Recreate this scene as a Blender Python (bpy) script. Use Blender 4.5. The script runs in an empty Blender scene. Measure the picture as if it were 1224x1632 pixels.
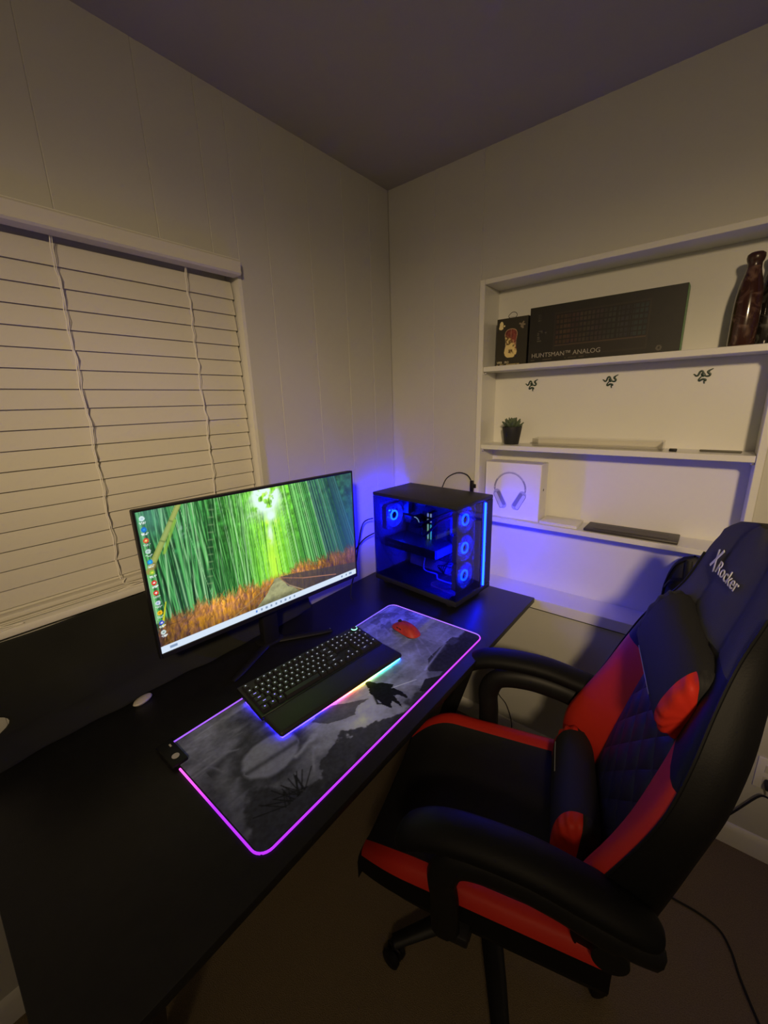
import bpy, bmesh, math, random
import numpy as np
from mathutils import Vector, Matrix

random.seed(7)
rng = np.random.default_rng(11)
SC = bpy.context.scene
COL = SC.collection
PI = math.pi

# ------------------------------------------------------------------ camera, world, lamp, exposure
def make_camera():
    yaw, pitch, roll = 0.688106, -0.263398, -0.030427
    cy, sy, cp, sp = math.cos(yaw), math.sin(yaw), math.cos(pitch), math.sin(pitch)
    f = Vector((-sy * cp, cy * cp, sp)); r = Vector((cy, sy, 0)); u = r.cross(f)
    cr, sr = math.cos(roll), math.sin(roll)
    r2 = cr * r + sr * u; u2 = -sr * r + cr * u
    cam = bpy.data.cameras.new('camera')
    cam.sensor_fit = 'HORIZONTAL'; cam.sensor_width = 36.0
    cam.lens = 644.84 / 1224 * 36; cam.clip_start = 0.02
    o = bpy.data.objects.new('camera', cam); COL.objects.link(o)
    m = Matrix(((r2.x, u2.x, -f.x, 1.22566), (r2.y, u2.y, -f.y, -1.58018), (r2.z, u2.z, -f.z, 1.53791), (0, 0, 0, 1)))
    o.matrix_world = m
    SC.camera = o
make_camera()

world = bpy.data.worlds.new('night'); SC.world = world
world.use_nodes = True
world.node_tree.nodes['Background'].inputs[0].default_value = (0.02, 0.025, 0.05, 1)
world.node_tree.nodes['Background'].inputs[1].default_value = 0.15

def lamp(name, loc, power, size, color, target=None):
    l = bpy.data.lights.new(name, 'AREA'); l.shape = 'DISK'; l.size = size; l.energy = power; l.color = color
    o = bpy.data.objects.new(name, l); COL.objects.link(o); o.location = loc
    if target is not None:
        o.rotation_euler = (Vector(target) - Vector(loc)).to_track_quat('-Z', 'Y').to_euler()
    return o
def shaped_lamp(name, loc, power, size, color, spread, side):
    """a lamp with a made-up output profile: how much light leaves at each elevation (degrees, value)"""
    l = bpy.data.lights.new(name, 'POINT'); l.shadow_soft_size = size; l.energy = power; l.color = color
    l.use_nodes = True; nt = l.node_tree; em = next(n for n in nt.nodes if n.type == 'EMISSION')
    tc = nt.nodes.new('ShaderNodeTexCoord'); sx = nt.nodes.new('ShaderNodeSeparateXYZ'); ma = nt.nodes.new('ShaderNodeMath')
    ma.operation = 'MULTIPLY_ADD'; ma.inputs[1].default_value = .5; ma.inputs[2].default_value = .5
    r = nt.nodes.new('ShaderNodeValToRGB'); cr = r.color_ramp
    while len(cr.elements) > 1: cr.elements.remove(cr.elements[-1])
    for k, (e, v) in enumerate(spread):
        p = math.sin(math.radians(e)) * .5 + .5
        el = cr.elements[0] if k == 0 else cr.elements.new(p)
        el.position = p; el.color = (v, v, v, 1)
    nt.links.new(tc.outputs['Normal'], sx.inputs[0]); nt.links.new(sx.outputs[2], ma.inputs[0]); nt.links.new(ma.outputs[0], r.inputs[0])
    # made-up beam shaping: full output towards the shelves, weaker towards the sides
    vm = nt.nodes.new('ShaderNodeVectorMath'); vm.operation = 'MULTIPLY'; vm.inputs[1].default_value = (1, 1, 0)
    vn = nt.nodes.new('ShaderNodeVectorMath'); vn.operation = 'NORMALIZE'
    vd = nt.nodes.new('ShaderNodeVectorMath'); vd.operation = 'DOT_PRODUCT'; vd.inputs[1].default_value = (-.52, .854, 0)
    mr = nt.nodes.new('ShaderNodeMapRange'); mr.interpolation_type = 'SMOOTHSTEP'
    for q, v in ((1, .74), (2, 1.0), (3, side), (4, 1.0)): mr.inputs[q].default_value = v
    mm_ = nt.nodes.new('ShaderNodeMath'); mm_.operation = 'MULTIPLY'
    nt.links.new(tc.outputs['Normal'], vm.inputs[0]); nt.links.new(vm.outputs[0], vn.inputs[0]); nt.links.new(vn.outputs[0], vd.inputs[0])
    nt.links.new(vd.outputs['Value'], mr.inputs[0]); nt.links.new(r.outputs[0], mm_.inputs[0]); nt.links.new(mr.outputs[0], mm_.inputs[1])
    nt.links.new(mm_.outputs[0], em.inputs['Strength'])
    o = bpy.data.objects.new(name, l); COL.objects.link(o); o.location = loc
    return o
shaped_lamp('room_lamp', (1.80, -2.42, 2.15), 156, 0.085, (1.0, 0.74, 0.42),
            [(-90, .04), (-60, .06), (-47, .13), (-41, .13), (-36, .50), (-31, .82), (-20, 1.0), (-12, .76), (-7, .46), (0, .15), (8, .08), (30, .03), (90, .02)], .22)

SC.view_settings.view_transform = 'Standard'
SC.view_settings.look = 'None'
SC.view_settings.exposure = 0.0
SC.view_settings.gamma = 1.0
SC.view_settings.use_curve_mapping = False

# ------------------------------------------------------------------ materials
MATS = {}
def mat(name, color=(.5, .5, .5), rough=.5, metal=0., emit=None, strength=0., var=0., vscale=30., bump=0., bscale=200.,
        attr=None, emit_attr=None, spec=.5, coat=0., bdist=.002, stretch=None):
    if name in MATS: return MATS[name]
    m = bpy.data.materials.new(name); m.use_nodes = True
    nt = m.node_tree; b = nt.nodes['Principled BSDF']
    b.inputs['Base Color'].default_value = (*color, 1)
    b.inputs['Roughness'].default_value = rough; b.inputs['Metallic'].default_value = metal
    b.inputs['Specular IOR Level'].default_value = spec
    b.inputs['Coat Weight'].default_value = coat
    tc = None
    def coords():
        nonlocal tc
        if tc is None:
            tc = nt.nodes.new('ShaderNodeTexCoord')
            if stretch:
                mp = nt.nodes.new('ShaderNodeMapping'); mp.inputs['Scale'].default_value = stretch
                nt.links.new(tc.outputs['Object'], mp.inputs['Vector']); return mp.outputs[0]
        return tc.outputs['Object']
    if var > 0:
        n = nt.nodes.new('ShaderNodeTexNoise'); n.inputs['Scale'].default_value = vscale; n.inputs['Detail'].default_value = 5
        nt.links.new(coords(), n.inputs['Vector'])
        mx = nt.nodes.new('ShaderNodeMix'); mx.data_type = 'RGBA'
        mx.inputs[6].default_value = (*[max(0, c * (1 - var)) for c in color], 1)
        mx.inputs[7].default_value = (*[min(1, c * (1 + var)) for c in color], 1)
        nt.links.new(n.outputs['Fac'], mx.inputs[0]); nt.links.new(mx.outputs[2], b.inputs['Base Color'])
    if bump > 0:
        n = nt.nodes.new('ShaderNodeTexNoise'); n.inputs['Scale'].default_value = bscale; n.inputs['Detail'].default_value = 3
        nt.links.new(coords(), n.inputs['Vector'])
        bp = nt.nodes.new('ShaderNodeBump'); bp.inputs['Strength'].default_value = bump; bp.inputs['Distance'].default_value = bdist
        nt.links.new(n.outputs['Fac'], bp.inputs['Height']); nt.links.new(bp.outputs[0], b.inputs['Normal'])
    if attr:
        a = nt.nodes.new('ShaderNodeAttribute'); a.attribute_name = attr
        nt.links.new(a.outputs['Color'], b.inputs['Base Color'])
    if emit is not None:
        b.inputs['Emission Color'].default_value = (*emit, 1); b.inputs['Emission Strength'].default_value = strength
    if emit_attr:
        a = nt.nodes.new('ShaderNodeAttribute'); a.attribute_name = emit_attr
        nt.links.new(a.outputs['Color'], b.inputs['Emission Color']); b.inputs['Emission Strength'].default_value = strength
    MATS[name] = m
    return m

def glass_mat(name, tint=(.7, .72, .78), refl=.5):
    if name in MATS: return MATS[name]
    m = bpy.data.materials.new(name); m.use_nodes = True; nt = m.node_tree; nt.nodes.clear()
    out = nt.nodes.new('ShaderNodeOutputMaterial'); t = nt.nodes.new('ShaderNodeBsdfTransparent'); t.inputs[0].default_value = (*tint, 1)
    g = nt.nodes.new('ShaderNodeBsdfGlossy'); g.inputs['Roughness'].default_value = .03
    fr = nt.nodes.new('ShaderNodeFresnel'); fr.inputs['IOR'].default_value = 1.35
    mul = nt.nodes.new('ShaderNodeMath'); mul.operation = 'MULTIPLY'; mul.inputs[1].default_value = refl
    mx = nt.nodes.new('ShaderNodeMixShader')
    nt.links.new(fr.outputs[0], mul.inputs[0]); nt.links.new(mul.outputs[0], mx.inputs[0])
    nt.links.new(t.outputs[0], mx.inputs[1]); nt.links.new(g.outputs[0], mx.inputs[2]); nt.links.new(mx.outputs[0], out.inputs[0])
    MATS[name] = m
    return m

def quilt_mat(name, color):
    m = mat(name, color, .5, spec=.4)
    nt = m.node_tree; b = nt.nodes['Principled BSDF']
    tc = nt.nodes.new('ShaderNodeTexCoord')
    hs = []
    for ang in (40, -40):
        mp = nt.nodes.new('ShaderNodeMapping'); mp.inputs['Rotation'].default_value = (math.radians(ang), 0, 0)
        w = nt.nodes.new('ShaderNodeTexWave'); w.wave_type = 'BANDS'; w.bands_direction = 'Y'; w.inputs['Scale'].default_value = 5.5
        nt.links.new(tc.outputs['Object'], mp.inputs[0]); nt.links.new(mp.outputs[0], w.inputs['Vector'])
        pw = nt.nodes.new('ShaderNodeMath'); pw.operation = 'POWER'; pw.inputs[1].default_value = .35
        nt.links.new(w.outputs['Fac'], pw.inputs[0]); hs.append(pw)
    mn = nt.nodes.new('ShaderNodeMath'); mn.operation = 'MULTIPLY'
    nt.links.new(hs[0].outputs[0], mn.inputs[0]); nt.links.new(hs[1].outputs[0], mn.inputs[1])
    bp = nt.nodes.new('ShaderNodeBump'); bp.inputs['Strength'].default_value = .8; bp.inputs['Distance'].default_value = .006
    nt.links.new(mn.outputs[0], bp.inputs['Height']); nt.links.new(bp.outputs[0], b.inputs['Normal'])
    return m

WALL = mat('painted_panelling', (.56, .555, .52), .55, var=.04, vscale=6, bump=.15, bscale=60)
CEIL = mat('ceiling_paint', (.48, .465, .43), .8, var=.04, vscale=5, bump=.25, bscale=90)
CARPET = mat('carpet', (.26, .20, .125), .95, var=.35, vscale=260, bump=.9, bscale=420, bdist=.006, spec=.1)
TRIM = mat('white_trim', (.78, .77, .73), .4)
SHELF = mat('white_gloss_paint', (.78, .775, .73), .28, var=.02, vscale=9)
BLIND = mat('blind_vinyl', (.68, .66, .59), .45)
CORD = mat('cord_white', (.85, .83, .76), .7)
BLACKM = mat('black_metal', (.012, .012, .013), .42, spec=.5)
DESKTOP = mat('black_laminate', (.012, .012, .013), .40, var=.3, vscale=40, bump=.12, bscale=320, spec=.32)
PLASTIC = mat('black_plastic', (.009, .009, .010), .5, spec=.3)
PLASTIC_G = mat('dark_grey_plastic', (.035, .035, .038), .4)
RUBBER = mat('black_rubber', (.01, .01, .01), .8)
CLOTH = mat('black_cloth', (.022, .023, .020), .9, var=.25, vscale=9, spec=.15)

# ------------------------------------------------------------------ mesh building
class MB:
    def __init__(s): s.v = []; s.f = []; s.m = []
    def add(s, vs, fs, mi=0):
        o = len(s.v); s.v.extend([tuple(v) for v in vs]); s.f.extend([tuple(i + o for i in f) for f in fs]); s.m.extend([mi] * len(fs)); return s
    def box(s, x0, x1, y0, y1, z0, z1, mi=0):
        vs = [(x, y, z) for z in (z0, z1) for y in (y0, y1) for x in (x0, x1)]
        return s.add(vs, [(0, 2, 3, 1), (4, 5, 7, 6), (0, 1, 5, 4), (2, 6, 7, 3), (0, 4, 6, 2), (1, 3, 7, 5)], mi)
    def rbox(s, x0, x1, y0, y1, z0, z1, r=.003, seg=2, mi=0, M=None):
        bm = bmesh.new(); bmesh.ops.create_cube(bm, size=1)
        bmesh.ops.scale(bm, verts=bm.verts, vec=(x1 - x0, y1 - y0, z1 - z0))
        r = min(r, .49 * min(x1 - x0, y1 - y0, z1 - z0))
        bmesh.ops.bevel(bm, geom=bm.edges[:], offset=r, segments=seg, profile=.5, affect='EDGES')
        bmesh.ops.translate(bm, verts=bm.verts, vec=((x0 + x1) / 2, (y0 + y1) / 2, (z0 + z1) / 2))
        if M is not None: bmesh.ops.transform(bm, matrix=M, verts=bm.verts)
        bm.verts.index_update()
        s.add([v.co[:] for v in bm.verts], [[v.index for v in f.verts] for f in bm.faces], mi); bm.free(); return s
    def cyl(s, p0, p1, r0, r1=None, n=16, mi=0):
        r1 = r0 if r1 is None else r1
        return s.tube([p0, p1], [r0, r1], n, mi)
    def tube(s, pts, r, n=8, mi=0, closed=False, caps=True, flat=1.0, up=None):
        P = [Vector(p) for p in pts]; k = len(P)
        R = r if isinstance(r, (list, tuple)) else [r] * k
        T = []
        for i in range(k):
            a = P[(i - 1) % k] if (closed or i > 0) else P[0]; b = P[(i + 1) % k] if (closed or i < k - 1) else P[-1]
            t = (b - a); T.append(t.normalized() if t.length > 1e-9 else Vector((0, 0, 1)))
        u = Vector(up) if up else (Vector((0, 0, 1)) if abs(T[0].z) < .9 else Vector((1, 0, 0)))
        vs = []
        for i in range(k):
            w = T[i].cross(u)
            w = w.normalized() if w.length > 1e-6 else Vector((1, 0, 0)); uu = w.cross(T[i]).normalized()
            if not up: u = uu
            for j in range(n):
                a = 2 * PI * j / n
                vs.append(P[i] + R[i] * (math.cos(a) * w + flat * math.sin(a) * uu))
        fs = []
        for i in range(k if closed else k - 1):
            for j in range(n):
                a, b = i * n + j, i * n + (j + 1) % n; c, d = ((i + 1) % k) * n + (j + 1) % n, ((i + 1) % k) * n + j
                fs.append((a, b, c, d))
        if caps and not closed:
            fs.append(tuple(range(n - 1, -1, -1))); fs.append(tuple((k - 1) * n + j for j in range(n)))
        return s.add(vs, fs, mi)
    def lathe(s, prof, n=24, c=(0, 0, 0), mi=0, M=None):
        vs = []
        for (r, z) in prof:
            for j in range(n):
                a = 2 * PI * j / n; p = Vector((r * math.cos(a), r * math.sin(a), z))
                if M is not None: p = M @ p
                vs.append((p.x + c[0], p.y + c[1], p.z + c[2]))
        fs = []
        for i in range(len(prof) - 1):
            for j in range(n):
                fs.append((i * n + j, i * n + (j + 1) % n, (i + 1) * n + (j + 1) % n, (i + 1) * n + j))
        fs.append(tuple(range(n - 1, -1, -1))); fs.append(tuple((len(prof) - 1) * n + j for j in range(n)))
        return s.add(vs, fs, mi)
    def grid(s, fn, nu, nv, mi=0, cu=False):
        vs = [fn(i / nu, j / nv) for i in range(nu + 1) for j in range(nv + 1)]
        fs = [(i * (nv + 1) + j, (i + 1) * (nv + 1) + j, (i + 1) * (nv + 1) + j + 1, i * (nv + 1) + j + 1) for i in range(nu) for j in range(nv)]
        return s.add(vs, fs, mi)
    def prism(s, poly, z0, z1, mi=0, M=None):
        n = len(poly); vs = [Vector((x, y, z0)) for x, y in poly] + [Vector((x, y, z1)) for x, y in poly]
        if M is not None: vs = [M @ v for v in vs]
        fs = [tuple(range(n - 1, -1, -1)), tuple(range(n, 2 * n))] + [(i, (i + 1) % n, n + (i + 1) % n, n + i) for i in range(n)]
        return s.add(vs, fs, mi)
    def mesh(s, name, mats, angle=40, weld=False):
        me = bpy.data.meshes.new(name); me.from_pydata(s.v, [], s.f)
        for m in (mats if isinstance(mats, (list, tuple)) else [mats]): me.materials.append(m)
        me.polygons.foreach_set('material_index', s.m)
        bm = bmesh.new(); bm.from_mesh(me)
        if weld: bmesh.ops.remove_doubles(bm, verts=bm.verts, dist=1e-5)
        bmesh.ops.recalc_face_normals(bm, faces=bm.faces); bm.to_mesh(me); bm.free()
        me.polygons.foreach_set('use_smooth', [True] * len(me.polygons))
        me.set_sharp_from_angle(angle=math.radians(angle)); me.update()
        return me
    def build(s, name, mats, parent=None, loc=(0, 0, 0), rot=(0, 0, 0), angle=40, weld=False):
        return link(name, s.mesh(name, mats, angle, weld), parent, loc, rot)

def link(name, me, parent=None, loc=(0, 0, 0), rot=(0, 0, 0)):
    o = bpy.data.objects.new(name, me); COL.objects.link(o); o.parent = parent; o.location = loc; o.rotation_euler = rot
    return o
def thing(name, label, cat, loc=(0, 0, 0), rz=0, group=None):
    o = bpy.data.objects.new(name, None); COL.objects.link(o); o.location = loc; o.rotation_euler = (0, 0, rz); o.empty_display_size = .05
    return tag(o, label, cat, group)
def tag(o, label, cat, group=None):
    o['label'] = label; o['category'] = cat
    if group: o['group'] = group
    return o
def struct(o): o['kind'] = 'structure'; return o
def copy_tree(o, parent=None):
    c = o.copy(); COL.objects.link(c); c.parent = parent
    for ch in list(o.children): copy_tree(ch, c)
    return c
def cat(pts, n=8, closed=False):
    """Catmull-Rom through points"""
    P = [Vector(p) for p in pts]; k = len(P); out = []
    for i in range(k if closed else k - 1):
        p0 = P[(i - 1) % k] if (closed or i > 0) else P[0]; p1 = P[i % k]; p2 = P[(i + 1) % k]
        p3 = P[(i + 2) % k] if (closed or i + 2 < k) else P[-1]
        for j in range(n):
            t = j / n
            out.append(.5 * ((2 * p1) + (-p0 + p2) * t + (2 * p0 - 5 * p1 + 4 * p2 - p3) * t * t + (-p0 + 3 * p1 - 3 * p2 + p3) * t ** 3))
    if not closed: out.append(P[-1])
    return out
def text_mesh(body, size, mat_, parent, name, M, extrude=.0003, shear=0., spacing=1.0, sx=1.0):
    cu = bpy.data.curves.new('lettering', 'FONT'); cu.body = body; cu.size = size; cu.extrude = extrude; cu.shear = shear
    cu.space_character = spacing; cu.resolution_u = 3
    tmp = bpy.data.objects.new('lettering_tmp', cu); COL.objects.link(tmp)
    bpy.context.view_layer.update()
    me = bpy.data.meshes.new_from_object(tmp.evaluated_get(bpy.context.evaluated_depsgraph_get()))
    bpy.data.objects.remove(tmp); bpy.data.curves.remove(cu)
    me.transform(Matrix.Diagonal((sx, 1, 1, 1))); me.transform(M); me.materials.clear(); me.materials.append(mat_); me.name = name
    return link(name, me, parent)
def basis(o, x, y):
    x = Vector(x).normalized(); y = Vector(y).normalized(); z = x.cross(y)
    return Matrix(((x.x, y.x, z.x, o[0]), (x.y, y.y, z.y, o[1]), (x.z, y.z, z.z, o[2]), (0, 0, 0, 1)))

# -- painted flat prints: an sRGB array baked into point colours of a fine grid
def srgb2lin(a):
    a = np.clip(a, 0, 1); return np.where(a <= .04045, a / 12.92, ((a + .055) / 1.055) ** 2.4)
def print_mesh(name, rgb, o, ux, vy, mat_, parent=None, fn=None):
    """rgb[H,W,3], row 0 = bottom"""
    H, W, _ = rgb.shape; o = np.array(o, float); ux = np.array(ux, float); vy = np.array(vy, float)
    uu, vv = np.meshgrid(np.linspace(0, 1, W), np.linspace(0, 1, H))
    P = o + uu[..., None] * ux + vv[..., None] * vy
    P = P.reshape(-1, 3)
    idx = np.arange(H * W).reshape(H, W)
    F = np.stack([idx[:-1, :-1], idx[:-1, 1:], idx[1:, 1:], idx[1:, :-1]], -1).reshape(-1, 4)
    me = bpy.data.meshes.new(name)
    me.vertices.add(len(P)); me.vertices.foreach_set('co', P.astype(np.float32).ravel())
    me.loops.add(F.size); me.loops.foreach_set('vertex_index', F.astype(np.int32).ravel())
    me.polygons.add(len(F)); me.polygons.foreach_set('loop_start', np.arange(0, F.size, 4, dtype=np.int32))
    me.update(calc_edges=True); me.validate()
    a = me.color_attributes.new('print', 'FLOAT_COLOR', 'POINT')
    c = np.ones((H * W, 4), np.float32); c[:, :3] = srgb2lin(rgb).reshape(-1, 3); a.data.foreach_set('color', c.ravel())
    me.materials.append(mat_)
    return link(name, me, parent)
def vnoise(H, W, fy, fx):
    g = rng.random((int(fy) + 3, int(fx) + 3)); y = np.linspace(0, fy, H); x = np.linspace(0, fx, W)
    yi = y.astype(int); xi = x.astype(int); ty = (y - yi); tx = (x - xi); ty = (ty * ty * (3 - 2 * ty))[:, None]; tx = (tx * tx * (3 - 2 * tx))[None]
    a = g[yi][:, xi]; b = g[yi][:, xi + 1]; c = g[yi + 1][:, xi]; d = g[yi + 1][:, xi + 1]
    return (a * (1 - tx) + b * tx) * (1 - ty) + (c * (1 - tx) + d * tx) * ty
def fbm(H, W, fy, fx, o=4):
    s = 0; t = 0
    for i in range(o): s = s + vnoise(H, W, fy * 2 ** i, fx * 2 ** i) / 2 ** i; t += 1 / 2 ** i
    return s / t
def sst(a, b, x): t = np.clip((x - a) / (b - a + 1e-12), 0, 1); return t * t * (3 - 2 * t)
def seg_d(U, V, p, q):
    px, py = p; dx, dy = q[0] - px, q[1] - py; t = np.clip(((U - px) * dx + (V - py) * dy) / (dx * dx + dy * dy + 1e-12), 0, 1)
    return np.hypot(U - px - t * dx, V - py - t * dy), t
def poly_mask(U, V, pts):
    ins = np.zeros(U.shape, bool); n = len(pts)
    for i in range(n):
        x1, y1 = pts[i]; x2, y2 = pts[(i + 1) % n]
        c = ((y1 > V) != (y2 > V)) & (U < (x2 - x1) * (V - y1) / (y2 - y1 + 1e-12) + x1)
        ins ^= c
    return ins
def mixc(img, mask, col):
    m = np.clip(mask, 0, 1)[..., None]; return img * (1 - m) + np.array(col) * m
PRINT = mat('print_matte', rough=.5, attr='print')
PRINT_CLOTH = mat('print_cloth', rough=.85, attr='print', spec=.2)

# ================================================================== SETTING
H = 2.40; XR = 3.1; YB = -3.4
floor = struct(MB().box(-.1, XR, YB, .0, -.05, 0).build('floor', CARPET))
struct(MB().box(-.1, XR + .1, YB - .1, .25, H, H + .05).build('ceiling', CEIL))

# left wall (window wall, plane x = 0): backing with a hole for the window, panelling planks as parts
WY0, WY1, WZ0, WZ1 = -1.76, -.757, 1.06, 1.978
w = MB()
for (y0, y1, z0, z1) in ((YB, WY0, 0, H), (WY1, 0.25, 0, H), (WY0, WY1, 0, WZ0), (WY0, WY1, WZ1, H)):
    w.box(-.10, -.008, y0, y1, z0, z1)
wall_left = struct(w.build('wall_left', WALL))
def plank(a0, a1, z0, z1, axis, base, parent):
    """a board of the panelling with chamfered long edges; axis 'y' lies on wall x=0, 'x' on wall y=0"""
    c, d = .0012, .008
    prof = [(a0 + .0001, -d), (a1 - .0001, -d), (a1 - .0001, -c), (a1 - c * 1.6, 0), (a0 + c * 1.6, 0), (a0 + .0001, -c)]
    vs = []
    for z in (z0, z1):
        for a, q in prof: vs.append((q, a, z) if axis == 'y' else (a, -q, z))
    n = 6; fs = [tuple(range(n)), tuple(range(n, 2 * n))] + [(i, (i + 1) % n, n + (i + 1) % n, n + i) for i in range(n)]
    return MB().add(vs, fs).build('panel', WALL, parent, angle=4)
gy = [0, -.13, -.285, -.46, -.642, -.757, -.842, -.993, -1.22, -1.40, -1.535, -1.76, -1.9, -2.1, -2.25, -2.5, -2.7, -2.95, -3.15, -3.4]
for b, a in zip(gy[:-1], gy[1:]):
    if a >= WY1 - 1e-6 or b <= WY0 + 1e-6: plank(a, b, 0, H, 'y', 0, wall_left)
    else:
        plank(a, b, 0, WZ0, 'y', 0, wall_left); plank(a, b, WZ1, H, 'y', 0, wall_left)

# front wall (plane y = 0) with the recess for the built-in shelves
BX0, BX1, BZ0, BZ1, BD = .442, 1.342, .683, 1.976, .12
w = MB()
for (x0, x1, z0, z1) in ((-.1, BX0, 0, H), (BX1, XR, 0, H), (BX0, BX1, 0, BZ0), (BX0, BX1, BZ1, H)):
    w.box(x0, x1, .008, .22, z0, z1)
wall_front = struct(w.build('wall_front', WALL))
for x0, x1 in ((0, .231), (.231, BX0), (BX1, 2.56), (2.56, XR)): plank(x0, x1, 0, H, 'x', 0, wall_front)
for x0, x1 in ((BX0, BX1),):
    plank(x0, x1, BZ1, H, 'x', 0, wall_front); plank(x0, x1, 0, BZ0, 'x', 0, wall_front)
struct(MB().box(XR, XR + .1, YB, .2, 0, H).build('wall_right', WALL))
struct(MB().box(-.1, XR + .1, YB - .1, YB, 0, H).build('wall_back', WALL))
def base_profile(n=0): return [(0, 0), (.013, 0), (.013, .062), (.010, .074), (.005, .082), (0, .084)]
m = MB(); pr = base_profile()
vs = [(p[0] + .0005, y, p[1]) for y in (YB, -.013) for p in pr]; k = len(pr)
m.add(vs, [tuple(range(k)), tuple(range(k, 2 * k))] + [(i, (i + 1) % k, k + (i + 1) % k, k + i) for i in range(k)])
struct(m.build('baseboard_left', TRIM, angle=30))
m = MB(); vs = [(x, -p[0] - .0005, p[1]) for x in (.0, XR) for p in pr]
m.add(vs, [tuple(range(k)), tuple(range(k, 2 * k))] + [(i, (i + 1) % k, k + (i + 1) % k, k + i) for i in range(k)])
struct(m.build('baseboard_front', TRIM, angle=30))
# window: jamb lining, sash, pane and sill
win = struct(bpy.data.objects.new('window_1', None)); COL.objects.link(win)
m = MB()
m.box(-.099, .0015, WY1 - .012, WY1 - .0005, WZ0, WZ1); m.build('jamb', TRIM, win)
m = MB(); m.box(-.099, .0015, WY0 + .0005, WY0 + .012, WZ0, WZ1); m.build('jamb', TRIM, win)
m = MB(); m.box(-.099, .0015, WY0 + .013, WY1 - .013, WZ1 - .011, WZ1 - .0005); m.build('head', TRIM, win)
m = MB()
for (y0, y1, z0, z1) in ((WY0 + .013, WY0 + .055, WZ0, WZ1 - .012), (WY1 - .055, WY1 - .013, WZ0, WZ1 - .012), (WY0 + .055, WY1 - .055, WZ0, WZ0 + .045), (WY0 + .055, WY1 - .055, WZ1 - .055, WZ1 - .012), (WY0 + .055, WY1 - .055, 1.49, 1.53)):
    m.box(-.095, -.07, y0, y1, z0, z1)
m.build('sash', TRIM, win)
MB().box(-.084, -.080, WY0 + .05, WY1 - .05, WZ0 + .04, WZ1 - .05).build('pane', glass_mat('window_glass', (.9, .92, .95)), win)
struct(MB().rbox(-.0985, .022, WY0 + .001, WY1 - .001, 1.040, 1.0595, .004).build('trim_1', TRIM))

# ================================================================== WINDOW BLIND
bl = thing('window_blind', 'closed white horizontal slat blind filling the window', 'blind', (0, 0, 0))
BY0, BY1 = -1.742, -.776
m = MB(); pr = [(-.012, 1.926), (.026, 1.926), (.031, 1.931), (.029, 1.940), (.031, 1.948), (.031, 1.962), (.026, 1.967), (-.012, 1.967)]
vs = [(x, y, z) for y in (BY0 - .004, BY1 + .001) for x, z in pr]; k = len(pr)
m.add(vs, [tuple(range(k)), tuple(range(k, 2 * k))] + [(i, (i + 1) % k, k + (i + 1) % k, k + i) for i in range(k)])
m.build('valance', BLIND, bl, angle=30)
pitch = .0456
slat_me = None
ns = 19
for i in range(ns):
    zc = 1.8925 - pitch * i
    if slat_me is None:
        m = MB(); sec = []
        for j in range(7):
            t = j / 6; z = .0255 - .051 * t; x = -.0055 + .0095 * t + .0015 * math.sin(PI * t); sec.append((x, z))
        sec2 = [(x - .0028, z) for x, z in sec][::-1]; pr = sec + sec2; k = len(pr)
        vs = [(x, y, z) for y in (BY0, BY1) for x, z in pr]
        m.add(vs, [tuple(range(k)), tuple(range(k, 2 * k))] + [(q, (q + 1) % k, k + (q + 1) % k, k + q) for q in range(k)])
        slat_me = m.mesh('slat', BLIND, 30)
    o = link('slat', slat_me, bl, (-.028, 0, zc), (0, random.uniform(-.02, .02), 0))
# gathered slats and bottom rail resting on the sill
for i, z in enumerate((1.0625, 1.0675)):
    MB().rbox(-.052, -.004 + .002 * i, BY0, BY1, z - .002, z + .0016, .001, 1).build('bottom_slat', BLIND, bl)
MB().rbox(-.052, -.006, BY0, BY1, 1.070, 1.083, .004).build('bottom_rail', BLIND, bl)
for y in (-.928, -1.236, -1.545):
    pts = []
    for i in range(40):
        t = i / 39; z = 1.925 - t * .85
        ph = ((1.8925 + .026 - z) / pitch) % 1
        pts.append((-.0205 + .012 * ph + .002 * math.sin(i * 1.7), y - .002 * math.sin(i * .9) - .004 * t, z))
    m = MB(); m.tube(pts, .0014, 5)
    m.tube([(p[0] - .001, p[1] + .004 + .001 * math.sin(i), p[2]) for i, p in enumerate(pts)], .0009, 4)
    m.build('ladder_cord', CORD, bl)
m = MB()
m.tube(cat([(.0, -1.233, 1.088), (.004, -1.24, 1.076), (.008, -1.20, 1.070), (.006, -1.17, 1.064), (.012, -1.19, 1.0615), (.010, -1.23, 1.0625), (.013, -1.26, 1.0615), (.009, -1.22, 1.066), (.006, -1.15, 1.065)], 6), .0013, 5)
m.build('pull_cord', CORD, bl)
m = MB()
m.tube(cat([(.003, -1.54, 1.086), (.010, -1.50, 1.066), (.016, -1.46, 1.0625), (.019, -1.49, 1.0615), (.023, -1.53, 1.056), (.022, -1.56, 1.0615)], 6), .0013, 5)
m.build('pull_cord', CORD, bl)

# ================================================================== BLACK CLOTH UNDER THE WINDOW
def cloth_fn(u, v):
    z = 1.036 - v * .291
    yl = -1.62
    if .805 < z < .872: yl = -1.62 + .088 * math.sin(PI * (z - .805) / .067) ** .45
    y = yl + (u * (-.62 - yl))
    x = .020 + .004 * math.sin(y * 23 + z * 9) + .004 * math.sin(y * 9 - z * 21) + .0025 * math.sin(y * 51 + z * 33) * v
    if v > .8: x += .03 * ((v - .8) / .2) ** 2
    return (x, y, z)
cl = MB().grid(cloth_fn, 90, 44).build('hanging_cloth', CLOTH)
tag(cl, 'plain black fabric sheet hanging on the wall below the window, behind the desk', 'cloth')
sm = cl.modifiers.new('thickness', 'SOLIDIFY'); sm.thickness = .0015

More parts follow.
